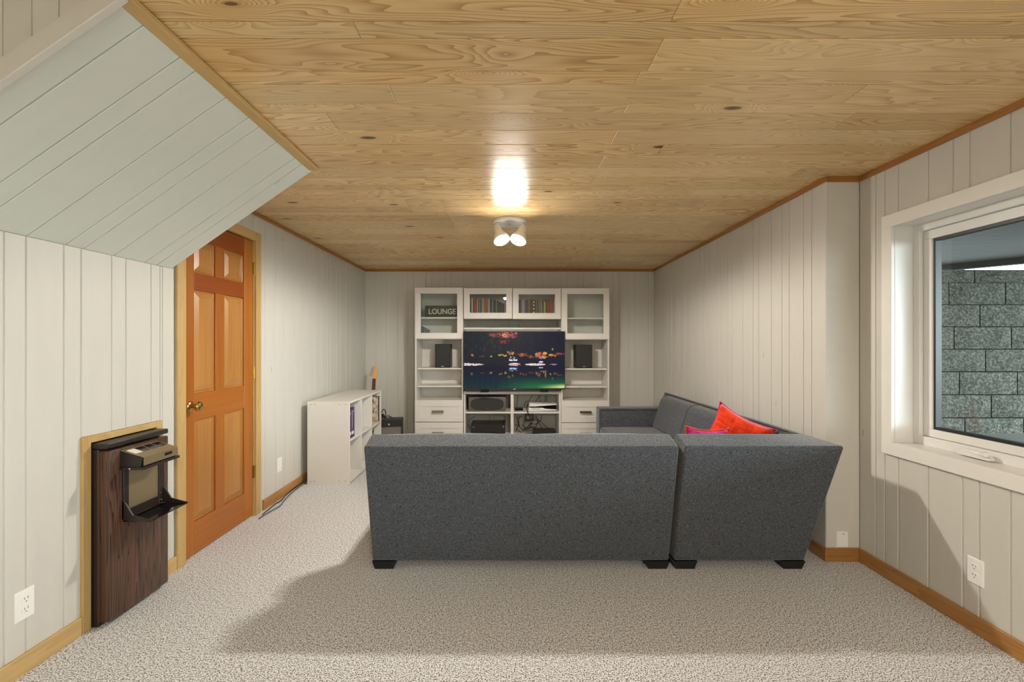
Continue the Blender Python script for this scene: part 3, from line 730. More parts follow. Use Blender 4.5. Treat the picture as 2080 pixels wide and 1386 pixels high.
# LOUNGE sign
sg = thing('lounge_sign', 'dark LOUNGE lettered sign leaning behind the left glass door', 'sign', (X(896), UF+.10, Z(644.5)+.003))
box('board', (-.215, 0, 0), (.215, .012, .147), 'sign', sg, bevel=.001)
cv = bpy.data.curves.new('t', 'FONT'); cv.body = 'LOUNGE'; cv.size = .1; cv.extrude = .0015; cv.align_x = 'CENTER'; cv.offset = .0016
tmp = bpy.data.objects.new('t', cv); SC.collection.objects.link(tmp); dg = bpy.context.evaluated_depsgraph_get()
me = bpy.data.meshes.new_from_object(tmp.evaluated_get(dg)); bpy.data.objects.remove(tmp)
co = np.array([v_.co[:] for v_ in me.vertices]); mn, mx_ = co.min(0), co.max(0); wS, hS = .340, .068
for v_ in me.vertices:
    v_.co.x = (v_.co.x-(mn[0]+mx_[0])/2)*wS/(mx_[0]-mn[0]); v_.co.y = (v_.co.y-mn[1])*hS/(mx_[1]-mn[1])
me.materials.clear(); me.materials.append(M['signtext'])
lt = bpy.data.objects.new('lettering', me); SC.collection.objects.link(lt); lt.parent = sg
lt.matrix_local = Matrix.Translation((.0, -.001, .040)) @ Matrix.Rotation(R(90), 4, 'X')
# small blue-grey box and dark ornament on the lower glass shelves
c = thing('blue_case', 'small stack of blue and grey cases at the lower left behind the lounge cabinet glass', 'case', (X(857), UF+.16, Z(690)+.020))
bcol = plain('case_blue', srgb(96, 112, 140), .4); gcol = plain('case_grey', srgb(120, 120, 122), .4)
M['bcol'] = bcol; M['gcol'] = gcol
for i in range(5): box('case', (-.045+i*.022, -.05, 0), (-.026+i*.022, .06, .155-.012*i), 'bcol' if i < 2 else 'gcol', c, bevel=.002)
c = thing('ornament', 'small dark domed ornament on the lower shelf behind the right glass door', 'ornament', (X(1177.5), UF+.17, Z(690)+.012+.004))
bm = bmesh.new(); lathe(bm, [(0, 0), (.046, 0), (.044, .008), (.034, .016), (.018, .022), (.009, .028), (.010, .034), (0, .038)], 18); finish('base', bm, 'gunmetal', c, smooth=True)
bm = bmesh.new(); lathe(bm, [(0, .034), (.008, .036), (.010, .043), (.006, .049), (0, .051)], 12); finish('knob', bm, 'black', c, smooth=True)

def put(o, m): o.location = m
# cases and books
def book(x, D, z, w, h, dp, mat, label, cat, grp, name, lean=0):
    t = thing(name, label, cat, (x, D, z), group=grp)
    t.rotation_euler = (0, lean, 0)
    if name == 'book':
        box('cover', (-w/2, 0, 0), (w/2, dp, h), mat, t, bevel=min(.003, w*.2)); box('pages', (-w/2+.003, .004, h-.001), (w/2-.003, dp-.004, h+.001), 'label', t)
    else:
        box('spine', (-w/2, 0, 0), (w/2, .012, h), mat, t, bevel=.001); box('shell', (-w/2+.001, .012, 0), (w/2-.001, dp, h-.002), 'black', t)
    return t
ordn = ['first', 'second', 'third', 'fourth', 'fifth', 'sixth', 'seventh', 'eighth', 'ninth', 'tenth', 'eleventh', 'twelfth', 'thirteenth', 'fourteenth', 'fifteenth', 'sixteenth', 'seventeenth', 'eighteenth', 'nineteenth', 'twentieth', 'twenty-first', 'twenty-second', 'twenty-third', 'twenty-fourth']
cols = {'white': (196, 192, 182), 'dark grey': (62, 62, 60), 'rust orange': (168, 84, 52), 'pale grey': (150, 152, 150), 'steel blue': (110, 128, 150), 'black': (34, 34, 34), 'brown': (120, 84, 56), 'dark brown': (82, 56, 40), 'green': (98, 118, 92), 'yellow green': (178, 174, 78), 'tan': (156, 128, 88), 'red': (168, 60, 44), 'lilac grey': (128, 118, 130), 'navy': (60, 62, 84)}
for n_, c_ in cols.items(): M['c_'+n_] = plain('cover_'+n_.replace(' ', '_'), srgb(*c_), .5, var=.12)
seq1 = [('white', 3.2), ('black', 1.6), ('rust orange', 5.6), ('white', 2), ('black', 1.6), ('pale grey', 2), ('black', 1.6), ('steel blue', 2.6), ('white', 1.8), ('rust orange', 4.6), ('rust orange', 2), ('steel blue', 2.4), ('white', 2), ('black', 2.6), ('dark grey', 2), ('pale grey', 1.6), ('black', 3), ('dark grey', 2.4), ('pale grey', 1.6), ('black', 2.8), ('dark grey', 2.6), ('black', 2.6), ('dark grey', 2.4), ('black', 3)]
xx = 957.3; D_ = 5.74; sc_ = D_/930; zb = Z(648)+.019
for i, (cn, w) in enumerate(seq1):
    w *= 1.13; hgt = .248-.006*rnd.random() if i < 14 else .245-.006*(i-13)-.004*rnd.random()
    if i in (1, 4, 6): hgt -= .012
    book((xx+w/2-1030)*sc_, D_, zb, w*sc_-.0008, hgt, .16, 'c_'+cn, '%s slim case, %s from the left behind the left cupboard glass' % (cn, ordn[i]), 'case', 'slim cases in the left wall cupboard', 'slim_case')
    xx += w
seq2 = [('dark grey', 3.4), ('lilac grey', 2.6), ('pale grey', 2.2), ('white', 2.2), ('lilac grey', 3.2), ('navy', 3.4), ('brown', 6), ('dark grey', 2.2), ('dark brown', 9), ('tan', 2), ('dark grey', 2.2), ('green', 4.6), ('tan', 3.6), ('dark brown', 2.6), ('yellow green', 3.8), ('dark grey', 2), ('brown', 4.4), ('red', 7.6), ('steel blue', 2.2), ('white', 2.2)]
xx = 1053.5
for i, (cn, w) in enumerate(seq2):
    w *= 1.035; hgt = .225+.02*rnd.random() if i not in (14, 16) else .205
    t = book((xx+w/2-1030)*sc_, D_, zb-.003, w*sc_-.0008, hgt, .17, 'c_'+cn, '%s book, %s from the left behind the right cupboard glass' % (cn, ordn[i]), 'book', 'books in the right wall cupboard', 'book')
    if i == 8:
        for z_ in (.03, .07, .115, .16, .20):
            bm = bmesh.new(); lathe(bm, [(.0, 0), (.010, 0), (.010, .0015), (0, .002)], 14, Matrix.Translation((0, -.0015, z_)) @ Matrix.Rotation(R(90), 4, 'X')); finish('spine_ornament', bm, 'label', t)
    xx += w
# bookshelf speakers
def speaker(x0, x1, y0, y1, D, label):
    a = at((x0+x1)/2, y1, D); w = (x1-x0)/930*D; h = (y1-y0)/930*D
    t = thing('speaker', label, 'speaker', a); box('cabinet', (-w/2, 0, 0), (w/2, .21, h), 'black', t, bevel=.003)
    box('grille', (-w/2+.004, -.012, .004), (w/2-.004, 0, h-.004), 'grille', t, bevel=.004, seg=2)
    box('badge', (-.016, -.0135, .016), (.016, -.012, .022), 'chrome', t)
    return t
zsh = Z(748.5)+.002
s1 = speaker(883.6, 914.6, 698.5, 746.8, UF+.10, 'black bookshelf speaker on the shelf left of the television'); s1.location.z = zsh
s2 = speaker(1169.2, 1203, 700, 747.6, UF+.10, 'black bookshelf speaker on the shelf right of the television'); s2.location.z = zsh-.0045
# centre speaker
cs = thing('centre_speaker', 'wide grey and black centre speaker in the bench upper left compartment', 'speaker', ((989.5-1030)/930*(UF+.045), UF+.045, Z(837)+.0005))
w2 = 76/930*5.68/2
box('cabinet', (-w2, 0, 0), (w2, .2, .178), 'gunmetal', cs, bevel=.006, seg=2)
bm = bmesh.new(); pts = []
for i in range(40):
    a = 2*math.pi*i/40; ex = .5
    cxx = math.copysign(abs(math.cos(a))**.62, math.cos(a))*.205; czz = math.copysign(abs(math.sin(a))**.72, math.sin(a))*.076; pts.append((cxx, czz+.090))
prism(bm, pts, -.010, 0, 'y'); soft(finish('grille', bm, 'grille', cs), .003, 2)
box('badge', (-.022, -.012, .034), (.022, -.010, .040), 'chrome', cs)
# AV receiver
rc = thing('receiver', 'black audio receiver in the bench lower left compartment', 'receiver', ((991.5-1030)/930*(UF+.06), UF+.06, .051))
zr = Z(862)-.051-.01
box('stand', (-.2, .02, 0), (.2, .28, zr-.12), 'laminate', rc)
box('body', (-.212, 0, zr-.12), (.212, .30, zr), 'black', rc, bevel=.003)
for i in range(14): box('vent', (-.18+i*.026, .06, zr), (-.166+i*.026, .26, zr+.003), 'gunmetal', rc)
bm = bmesh.new(); lathe(bm, [(.012, 0), (.012, .012), (0, .013)], 14, Matrix.Translation((.19, 0, zr-.03)) @ Matrix.Rotation(R(90), 4, 'X')); finish('knob', bm, 'nickel', rc)
box('display', (-.19, -.001, zr-.045), (-.17, 0, zr-.03), 'nickel', rc)
# game console lying flat: two white shells round a black body
gc = thing('game_console', 'white and black game console lying flat in the bench upper right compartment', 'game console', ((1103.5-1030)/930*(UF+.05), UF+.05, Z(837)+.0005))
bm = bmesh.new(); prism(bm, [(-.175, .066), (-.17, .058), (-.10, .058), (.165, .078), (.17, .088), (.0, .090), (-.172, .098)], 0, .24, 'y'); soft(finish('top_shell', bm, 'plate', gc), .003, 2)
bm = bmesh.new(); prism(bm, [(-.18, .002), (.12, .006), (.165, .012), (.17, .022), (.03, .030), (-.01, .042), (-.178, .042)], 0, .24, 'y'); soft(finish('bottom_shell', bm, 'plate', gc), .003, 2)
bm = bmesh.new(); prism(bm, [(-.165, .036), (.0, .036), (.04, .024), (.160, .018), (.160, .080), (-.165, .064)], .008, .235, 'y'); finish('body', bm, 'blackgloss', gc)
box('disc_slot', (-.15, -.001, .026), (-.04, .0, .031), 'black', gc)
bxx = thing('media_box', 'small flat black box beside the game console', 'media player', ((1054-1030)/930*(UF+.08), UF+.08, Z(837)+.0005))
box('case', (-.05, 0, 0), (.052, .10, .028), 'black', bxx, bevel=.003); box('front', (-.046, -.002, .004), (.048, 0, .024), 'blackgloss', bxx)
pb = thing('power_brick', 'black power brick tangled in cables in the lower right compartment', 'power adapter', ((1075-1030)/930*(UF+.035), UF+.035, Z(857.5)))
box('case', (-.055, 0, 0), (.055, .05, .10), 'black', pb, bevel=.008, seg=2); box('label_plate', (-.03, -.001, .03), (.03, 0, .07), 'slot', pb)
ps = thing('flat_box', 'flat black box on the floor of the lower right compartment', 'media player', ((1110-1030)/930*(UF+.08), UF+.08, .051))
box('case', (-.16, 0, 0), (.12, .22, Z(878.5)-.051), 'black', ps, bevel=.003); box('front', (-.15, -.002, .006), (.11, 0, .035), 'blackgloss', ps)
def cable(pts, r, label, grp=None, mat='cable', n=8, name='cable', mdl=None):
    bm = bmesh.new(); tube(bm, spline(pts, n), r, 6); return tag(finish(name, bm, mat, None, smooth=True, angle=80), label, 'cable', grp)
g1 = 'black cables hanging in the bench'
lab1 = 'thin black cable hanging behind the game console'
Y0 = UF+.30
for pl in ([(1052, 803), (1051, 815), (1049.5, 826), (1049, 835.5)], [(1081, 803), (1077, 810), (1073, 818), (1070, 830)], [(1100, 803), (1094, 808), (1086, 818), (1083, 824)], [(1093, 803), (1097, 812), (1099, 820), (1096, 824)],
           [(1108, 803), (1108, 812), (1107, 822), (1109, 824)], [(1110, 803), (1111, 812), (1108, 820), (1106, 824)], [(1066, 833), (1065, 822), (1070, 815), (1076, 815), (1079, 819)]):
    dd_ = Y0+rnd.uniform(-.04, .04); zmax = Z(801.5); zmin = Z(836)
    P3 = [list(at(x, y, dd_)) for x, y in pl]
    for p in P3: p[2] = min(max(p[2], zmin), zmax)
    cable(P3, .0035, lab1, g1)
lab2 = 'tangled black cable in the lower right compartment'
lo = [(1050, 845), (1052, 858), (1056, 868), (1068, 876), (1082, 878)], [(1056, 845), (1054, 860), (1060, 872), (1075, 872), (1080, 860), (1074, 848)], [(1073, 838), (1077, 848), (1079, 860), (1070, 870), (1064, 862), (1068, 850)], \
     [(1090, 846), (1094, 858), (1099, 866), (1101, 877)], [(1086, 846), (1095, 854), (1106, 864), (1115, 877)], [(1100, 844), (1098, 854), (1088, 862), (1078, 860), (1071, 868)], [(1083, 850), (1092, 856), (1087, 870), (1078, 876), (1068, 872), (1060, 862)], \
     [(1048, 876), (1053, 862), (1052, 850), (1060, 846)], [(1062, 878), (1067, 870), (1080, 873), (1088, 868)], [(1046, 862), (1052, 866), (1050, 874), (1060, 879)]
for i, pl in enumerate(lo):
    dd_ = UF+.115+.024*i
    P3 = [list(at(x, y, dd_-.008*math.sin(k_*1.3+i))) for k_, (x, y) in enumerate(pl)]
    for p in P3: p[2] = max(min(p[2], Z(842)), .056 if p[0] < .27 else Z(878.5)+.008)
    cable(P3, .0042, lab2, 'black cables in the lower right compartment')
cable([at(1071, 822, UF+.03), at(1070, 832, UF-.006), at(1073, 840, UF-.012), at(1077, 848, UF+.0), at(1080, 856, UF+.05)], .006, 'thick black cable looping over the shelf edge down from the game console', None)
for pl in ([(995, 845), (994, 852), (996, 861)], [(955, 872), (950, 858), (958, 850), (964, 846)], [(1024, 845), (1027, 855), (1022, 862)]):
    cable([at(x, y, UF+.37) for x, y in pl], .003, 'thin black cable behind the audio receiver', 'cables behind the receiver')
cable([at(1158, 748, UF+.2), at(1159, 742, UF+.22), at(1163, 738, UF+.25), at(1169, 737, UF+.27)], .0025, 'thin pale cable behind the speaker right of the television', None, 'laminate')

# television
TVD = 5.575
tv = thing('television', 'flat television showing a dark lake with autumn trees', 'television', ((1045-1030)/930*TVD, TVD, Z(795.2)+.001), R(1.6))
w = 206.5/930*TVD; h_ = 121/930*TVD; zb_ = .012
box('body', (-w/2, 0, zb_+.018), (w/2, .022, zb_+h_), 'black', tv, bevel=.002)
box('electronics_hump', (-w*.36, .022, zb_+.04), (w*.36, .032, zb_+h_*.6), 'black', tv, bevel=.004)
box('bottom_bezel', (-w/2, -.004, zb_+.016), (w/2, .0, zb_+.030), 'brown', tv)
for s in (-1, 1):
    bm = bmesh.new(); prism(bm, [(-.005, zb_+.02), (.02, zb_+.02), (.055, 0), (.045, 0), (.006, zb_+.005), (-.055+.02, 0), (-.055+.01, 0)], s*.36-.05, s*.36+.05, 'x')
    finish('foot', bm, 'black', tv)
box('speaker_bar', (-w/2+.02, -.0, .002), (w/2-.06, .03, zb_+.015), 'brown', tv)
box('badge', (-.010, -.0055, zb_+.021), (.010, -.004, zb_+.026), 'label', tv); box('badge_light', (-.022, -.0055, zb_+.0165), (.022, -.004, zb_+.0190), 'label', tv)
Hh, Ww = 132, 226
yy, xx = np.mgrid[0:Hh, 0:Ww]; u = (xx+.5)/Ww; v = (yy+.5)/Hh
def L(a, b, t): return a+(b-a)*np.clip(t, 0, 1)[..., None]
def C(*c): return np.array(c)/255.
img = np.ones((Hh, Ww, 1))*C(24, 26, 44)
hz_ = .578
hill = vnoise(u*60, v*26, 1); hill2 = vnoise(u*90+v*8, v*20, 2)
leftm = np.clip(1.0-(u-.28)/.5, .12, 1)
up = v < hz_
g = (hill*.6+hill2*.6)
img = L(img, np.ones_like(img)*C(70, 78, 66), np.where(up, np.clip((g-.62)*1.7, 0, .75)*leftm*np.clip((hz_-.12-v)*6, 0, 1), 0))
img = L(img, np.ones_like(img)*C(34, 40, 40), np.where(up, .45*leftm, 0))
def spots(cx, cy, rx, ry, col, thr, seed, fx=110, fy=70, amt=1.0):
    global img
    m = np.exp(-(((u-cx)/rx)**2+((v-cy)/ry)**2)); n_ = vnoise(u*fx, v*fy, seed)
    img = L(img, np.ones_like(img)*C(*col), np.clip((m*1.1+n_-thr)*3, 0, 1)*amt*(m > .12))
spots(.42, .05, .13, .08, (186, 90, 70), 1.10, 4); spots(.40, .07, .06, .05, (220, 150, 120), 1.35, 5); spots(.47, .09, .08, .05, (150, 66, 90), 1.25, 6)
spots(.28, .06, .05, .06, (150, 84, 64), 1.2, 7); spots(.39, .18, .07, .05, (130, 50, 46), 1.2, 8)
for cx, cy, rx, ry, col in ((.08, .41, .02, .03, (176, 122, 50)), (.18, .43, .03, .02, (120, 66, 56)), (.265, .43, .02, .02, (190, 160, 70)), (.36, .41, .03, .02, (196, 160, 60)), (.41, .425, .018, .03, (236, 190, 60)),
                            (.45, .37, .03, .04, (150, 110, 60)), (.485, .38, .02, .03, (214, 140, 60)), (.58, .41, .05, .03, (196, 90, 50)), (.66, .44, .04, .03, (140, 74, 60)), (.72, .42, .02, .05, (196, 170, 100)), (.745, .40, .03, .05, (200, 96, 60)), (.76, .45, .02, .03, (170, 110, 170)),
                            (.805, .39, .022, .05, (250, 160, 70)), (.80, .45, .03, .03, (220, 160, 80)), (.86, .41, .03, .02, (220, 180, 80)), (.90, .42, .05, .025, (190, 100, 50)), (.95, .39, .05, .02, (180, 80, 40)), (.88, .32, .012, .03, (150, 150, 80))):
    spots(cx, cy, rx, ry, col, 1.0, int(cx*100), 120, 60)
    spots(cx, 2*hz_-cy, rx*.9, ry*1.1, tuple(x_*.8 for x_ in col), 1.1, int(cx*100)+3, 110, 26, .85)
low = np.clip((v-.66)/.34, 0, 1)
st_ = vnoise(u*120, v*6, 12)
img = L(img, np.ones_like(img)*C(28, 66, 66), np.where(v > hz_+.02, low*.75*(.55+.6*st_), 0))
img = L(img, np.ones_like(img)*C(36, 116, 66), np.where(v > .75, np.clip((v-.78)/.2, 0, 1)*np.clip((u-.30)/.35, 0, 1)*.85, 0))
img = L(img, np.ones_like(img)*C(224, 226, 130), np.clip(1-np.abs(v-(.985-.05*np.clip(u-.8, 0, 1)))/.065, 0, 1)*np.clip((u-.72)/.24, 0, 1))
def bar(u0, u1, v0, v1, col, thr=.2, seed=9, taper=True):
    global img
    m = (u > u0) & (u < u1); c_ = (v0+v1)/2; hh = (v1-v0)/2*(np.sqrt(np.clip(1-((u-(u0+u1)/2)/((u1-u0)/2))**2, 0, 1)) if taper else 1)
    n_ = vnoise(u*160, v*90, seed) > thr
    img = np.where((m & (np.abs(v-c_) < hh) & n_)[..., None], C(*col), img)
bar(-.2, .20, hz_-.022, hz_+.022, (236, 216, 212), .32); bar(.44, .56, hz_-.026, hz_+.028, (196, 150, 160), .25); bar(.45, .55, hz_-.022, hz_+.0, (240, 226, 226), .15)
bar(.605, .81, hz_-.018, hz_+.020, (240, 214, 212), .18); bar(.85, .93, hz_-.008, hz_+.010, (150, 140, 160), .2)
bar(.445, .525, .44, .465, (190, 180, 180), .45, 20, False); bar(.445, .525, .47, .490, (170, 170, 180), .5, 21, False); bar(.445, .525, .492, .515, (245, 245, 245), .2, 22, False)
bar(.445, .525, .64, .665, (170, 200, 230), .35, 23, False); bar(.445, .525, .672, .70, (120, 140, 170), .55, 24, False)
bar(.745, .785, .525, .545, (240, 245, 250), .1, 25, False); bar(.745, .785, .625, .645, (190, 210, 240), .2, 26, False)
picture('screen', w-.012, h_-.036, np.clip(img, 0, 1), attr_mat('television_picture', 1.0), tv, Matrix.Translation((0, -.001, zb_+.030+(h_-.036)/2)))

# ------------------------------------------------------------------ cube bookcase on the left
BX0, BX1, BD0, BD1, BT = -1.806, -1.425, 4.138, 5.19, .750
bk = thing('cube_bookcase', 'low white six-cube bookcase standing on the carpet along the left wall', 'bookcase', (BX1, BD0, 0)); o_ = Vector((BX1, BD0, 0))
f = lambda a: tuple(Vector(a)-o_); t_ = .018
bp = lambda nm, a, b: box(nm, f(a), f(b), 'laminate', bk, bevel=.001)
bp('side_panel', (BX0, BD0, 0), (BX1, BD0+t_, BT)); bp('side_panel', (BX0, BD1-t_, 0), (BX1, BD1, BT))
bp('top_panel', (BX0, BD0+t_, BT-t_), (BX1, BD1-t_, BT)); bp('bottom_panel', (BX0, BD0+t_, .012), (BX1, BD1-t_, .012+t_+.012))
bp('back_panel', (BX0, BD0+t_, .04), (BX0+.006, BD1-t_, BT-t_))
cell = (BD1-BD0-t_)/3
for i in (1, 2): bp('divider', (BX0+.006, BD0+i*cell, .042), (BX1-.001, BD0+i*cell+t_, BT-t_))
for i in range(3): bp('shelf', (BX0+.006, BD0+i*cell+t_, .385), (BX1-.001, BD0+(i+1)*cell, .385+t_))
for z_ in (BT-.025, .03):
    for x_ in (.03, .065, .29, .345):
        bm = bmesh.new(); lathe(bm, [(0, 0), (.0045, 0), (.0045, .0012), (0, .0015)], 12, Matrix.Translation(f((BX0+x_, BD0, z_))) @ Matrix.Rotation(R(90), 4, 'X')); finish('screw', bm, 'nickel', bk)
for i, (dpos, zh, lb) in enumerate(((4.162, .262, 'purple tall book at the near end of the bookcase top shelf'), (4.226, .276, 'purple tall book with pale flourish, second in the bookcase top shelf'))):
    b_ = thing('book', lb, 'book', (BX1-.012, dpos, .404), group='purple books in the white bookcase')
    box('cover', (-.20, 0, 0), (0, .058 if i == 0 else .088, zh), 'purple', b_, bevel=.003)
    box('spine_label', (0, .006, .03), (.001, .05 if i == 0 else .062, .06), 'label', b_)
    bm = bmesh.new(); tube(bm, [(.0005, .018, .08), (.0005, .022, .14), (.0005, .016, .2), (.0005, .03, .235)], .0016, 5); finish('spine_ornament', bm, 'label', b_)
    box('spine_band', (0, .001, zh-.035), (.0008, .057 if i == 0 else .086, zh-.031), 'label', b_)
# printed board box in the last cube
Hh, Ww = 96, 84; yy, xx = np.mgrid[0:Hh, 0:Ww]; u = (xx+.5)/Ww; v = (yy+.5)/Hh
img = np.ones((Hh, Ww, 1))*C(214, 200, 172)
n_ = vnoise(u*26, v*30, 41); n2 = vnoise(u*50, v*55, 43); n3_ = vnoise(u*7, v*8, 44)
img = L(img, np.ones_like(img)*C(38, 34, 30), ((n_ > .76)*1.0+(np.abs(n2-.5) < .05)*.8)*(n3_ > .38))
img = L(img, np.ones_like(img)*C(176, 120, 84), (n3_ > .72)*.5)
for cx, cy, r_ in ((.2, .52, .085), (.55, .30, .10), (.32, .80, .06), (.72, .62, .09), (.75, .16, .06)):
    rr = np.hypot((u-cx)*Ww/Hh, v-cy); img = L(img, np.ones_like(img)*C(30, 28, 26), (np.abs(rr-r_*.9) < .014)*1.0+(rr < .014)); img = L(img, np.ones_like(img)*C(120, 110, 96), (np.abs(rr-r_*.5) < .008)*.8)
gb = thing('printed_box', 'cream box printed with black mechanical doodles in the far bookcase cube', 'box', (BX1-.162, BD1-t_-.050, .404))
box('carton', (-.148, 0, 0), (.148, .04, .282), 'black', gb, bevel=.002)
picture('print', .288, .274, np.clip(img, 0, 1), attr_mat('doodle_print'), gb, Matrix.Translation((0, -.001, .141)))
sb = thing('small_box', 'small black box low in the far cube of the white bookcase', 'box', (BX1-.06, BD0+2*cell+t_+.03, .045)); box('case', (-.1, 0, 0), (.03, .12, .27), 'black', sb, bevel=.004); box('lid', (-.102, -.002, .27), (.032, .122, .288), 'blackgloss', sb, bevel=.003)

# ------------------------------------------------------------------ electric guitar leaning in the corner
gt = thing('electric_guitar', 'maple-necked electric guitar leaning upright in the corner behind the bookcase', 'guitar', (-1.662, 5.60, 0))
gm = Matrix.Translation((0, 0, .015)) @ Matrix.Rotation(R(-9), 4, 'X') @ Matrix.Rotation(R(.5), 4, 'Y')
body = [(0, 0), (.12, .01), (.165, .07), (.15, .15), (.115, .21), (.13, .28), (.155, .35), (.12, .40), (.07, .37), (.035, .345), (-.035, .345), (-.075, .39), (-.14, .44), (-.165, .38), (-.125, .28), (-.11, .21), (-.15, .14), (-.16, .06), (-.11, .01)]
sm = spline([(a, 0, b) for a, b in body]+[(0, 0, 0)], 4)[:-1]
bm = bmesh.new(); prism(bm, [(p.x, p.z) for p in sm], -.022, .022, 'y'); gb_ = finish('body', bm, 'red', gt, mw=gm); gb_.data.materials[0] = M['black']; soft(gb_, .008, 2)
bm = bmesh.new(); prism(bm, [(-.028, .33), (.028, .33), (.021, .83), (-.021, .83)], -.030, -.010, 'y'); finish('neck', bm, 'maple', gt, mw=gm)
bm = bmesh.new(); prism(bm, [(-.027, .30), (.027, .30), (.020, .828), (-.020, .828)], -.036, -.030, 'y'); finish('fretboard', bm, 'rose', gt, mw=gm)
for i in range(16):
    z_ = .828-.55*(1-2**(-(i+1)/12)); box('fret', (-.022, -.0372, z_), (.022, -.036, z_+.0018), 'nickel', gt).matrix_local = gm @ Matrix.Translation((0, -.0366, z_))
hd = [(-.022, .83), (.021, .83), (.034, .842), (.030, .855), (.036, .90), (.040, .95), (.036, .985), (.022, 1.0), (.004, .998), (-.006, .985), (-.003, .972), (-.012, .955), (-.040, .862), (-.040, .85)]
bm = bmesh.new(); prism(bm, hd, -.028, -.012, 'y'); soft(finish('headstock', bm, 'maple', gt, mw=gm), .003, 2)
for i in range(6):
    z_ = .868+i*.0205; xl = -.040+i*.0060; bm = bmesh.new(); rod(bm, (xl, -.02, z_), (xl-.014, -.02, z_+.004), .003, 8); lathe(bm, [(0, 0), (.006, .001), (.0065, .008), (0, .011)], 10, aim_m((xl-.014, -.02, z_+.004), (-1, 0, .25)))
    rod(bm, (xl+.016, -.028, z_), (xl+.016, -.037, z_), .004, 8); finish('tuner', bm, 'chrome', gt, mw=gm)

# ------------------------------------------------------------------ small guitar amplifier
am = thing('guitar_amplifier', 'small black guitar amplifier with grey grille in the corner by the bookcase', 'amplifier', (-1.41, 5.32, 0), R(13))
aw, ad, ah = .40, .21, .385
bm = bmesh.new()
for a, b in (((-aw/2, 0, 0), (-aw/2+.024, ad, ah)), ((aw/2-.024, 0, 0), (aw/2, ad, ah)), ((-aw/2+.024, 0, ah-.022), (aw/2-.024, ad, ah)), ((-aw/2+.024, 0, 0), (aw/2-.024, ad, .024)), ((-aw/2+.024, ad-.02, .024), (aw/2-.024, ad, ah-.022))): add_box(bm, a, b, .003)
finish('cabinet', bm, 'tolex', am)
box('control_panel', (-aw/2+.024, .004, ah-.082), (aw/2-.024, .03, ah-.022), 'black', am)
box('speaker_grille', (-aw/2+.024, .012, .024), (aw/2-.024, .03, ah-.082), 'ampgrille', am)
for i in range(6):
    bm = bmesh.new(); lathe(bm, [(.009, 0), (.008, .012), (0, .013)], 12, Matrix.Translation((-.13+i*.03, .004, ah-.052)) @ Matrix.Rotation(R(90), 4, 'X')); finish('knob', bm, 'black', am)
box('badge', (.02, .001, ah-.062), (.045, .004, ah-.042), 'chrome', am)
bm = bmesh.new(); tube(bm, spline([(-.14, .010, .255), (-.115, .010, .262), (-.12, .010, .272), (-.10, .010, .270), (-.085, .010, .285), (-.08, .010, .278), (-.06, .010, .292), (-.04, .010, .288)], 5), .0022, 5); finish('logo_script', bm, 'chrome', am, smooth=True)
for s in (-1, 1): box('corner', (s*aw/2-.001 if s > 0 else -aw/2-.002, -.002, ah-.03), (aw/2+.002 if s > 0 else -aw/2+.001, .03, ah+.002), 'nickel', am)
ta = R(13)
hx = [(-1.505, 5.40, ah+.006), (-1.49, 5.40, ah+.045), (-1.475, 5.40, ah+.095), (-1.455, 5.405, ah+.115), (-1.435, 5.40, ah+.09), (-1.433, 5.40, ah+.045), (-1.45, 5.40, ah+.012), (-1.44, 5.40, ah+.012), (-1.42, 5.40, ah+.035), (-1.39, 5.40, ah+.035), (-1.35, 5.42, ah+.006)]
cable(hx, .0055, 'coiled black guitar cable lying on top of the small amplifier')

# ------------------------------------------------------------------ sofas
prof = [(0, .047), (-.132, .722), (.022, .765), (.16, .44), (.16, .047)]      # (offset into the seat, z)
FD = 2.59
def sofa_leg(par, x, y, z=.047):
    bm = bmesh.new(); b0 = [bm.verts.new(p) for p in ((-.052, -.045, 0), (.052, -.045, 0), (.052, .045, 0), (-.052, .045, 0))]; b1 = [bm.verts.new(p) for p in ((-.066, -.055, z), (.066, -.055, z), (.066, .055, z), (-.066, .055, z))]
    bm.faces.new(b0[::-1]); bm.faces.new(b1)
    for i in range(4): bm.faces.new((b0[i], b0[(i+1) % 4], b1[(i+1) % 4], b1[i]))
    return finish('leg', bm, 'blackwood', par, mw=Matrix.Translation((x, y, 0)))
def cushion(nm, a, b, par, mat='sofa', r=.035, puff=.015):
    bm = bmesh.new(); add_box(bm, a, b); bmesh.ops.subdivide_edges(bm, edges=bm.edges, cuts=5, use_grid_fill=True)
    c = [(p+q_)/2 for p, q_ in zip(a, b)]; h = [abs(q_-p)/2 for p, q_ in zip(a, b)]
    for v_ in bm.verts:
        n = [(v_.co[i]-c[i])/h[i] for i in range(3)]
        if abs(n[2]) > .99: v_.co.z += math.copysign(puff, n[2])*(1-n[0]**2)*(1-n[1]**2)*(1 if n[2] > 0 else 0)
    o = finish(nm, bm, mat, par); soft(o, r, 4); return o
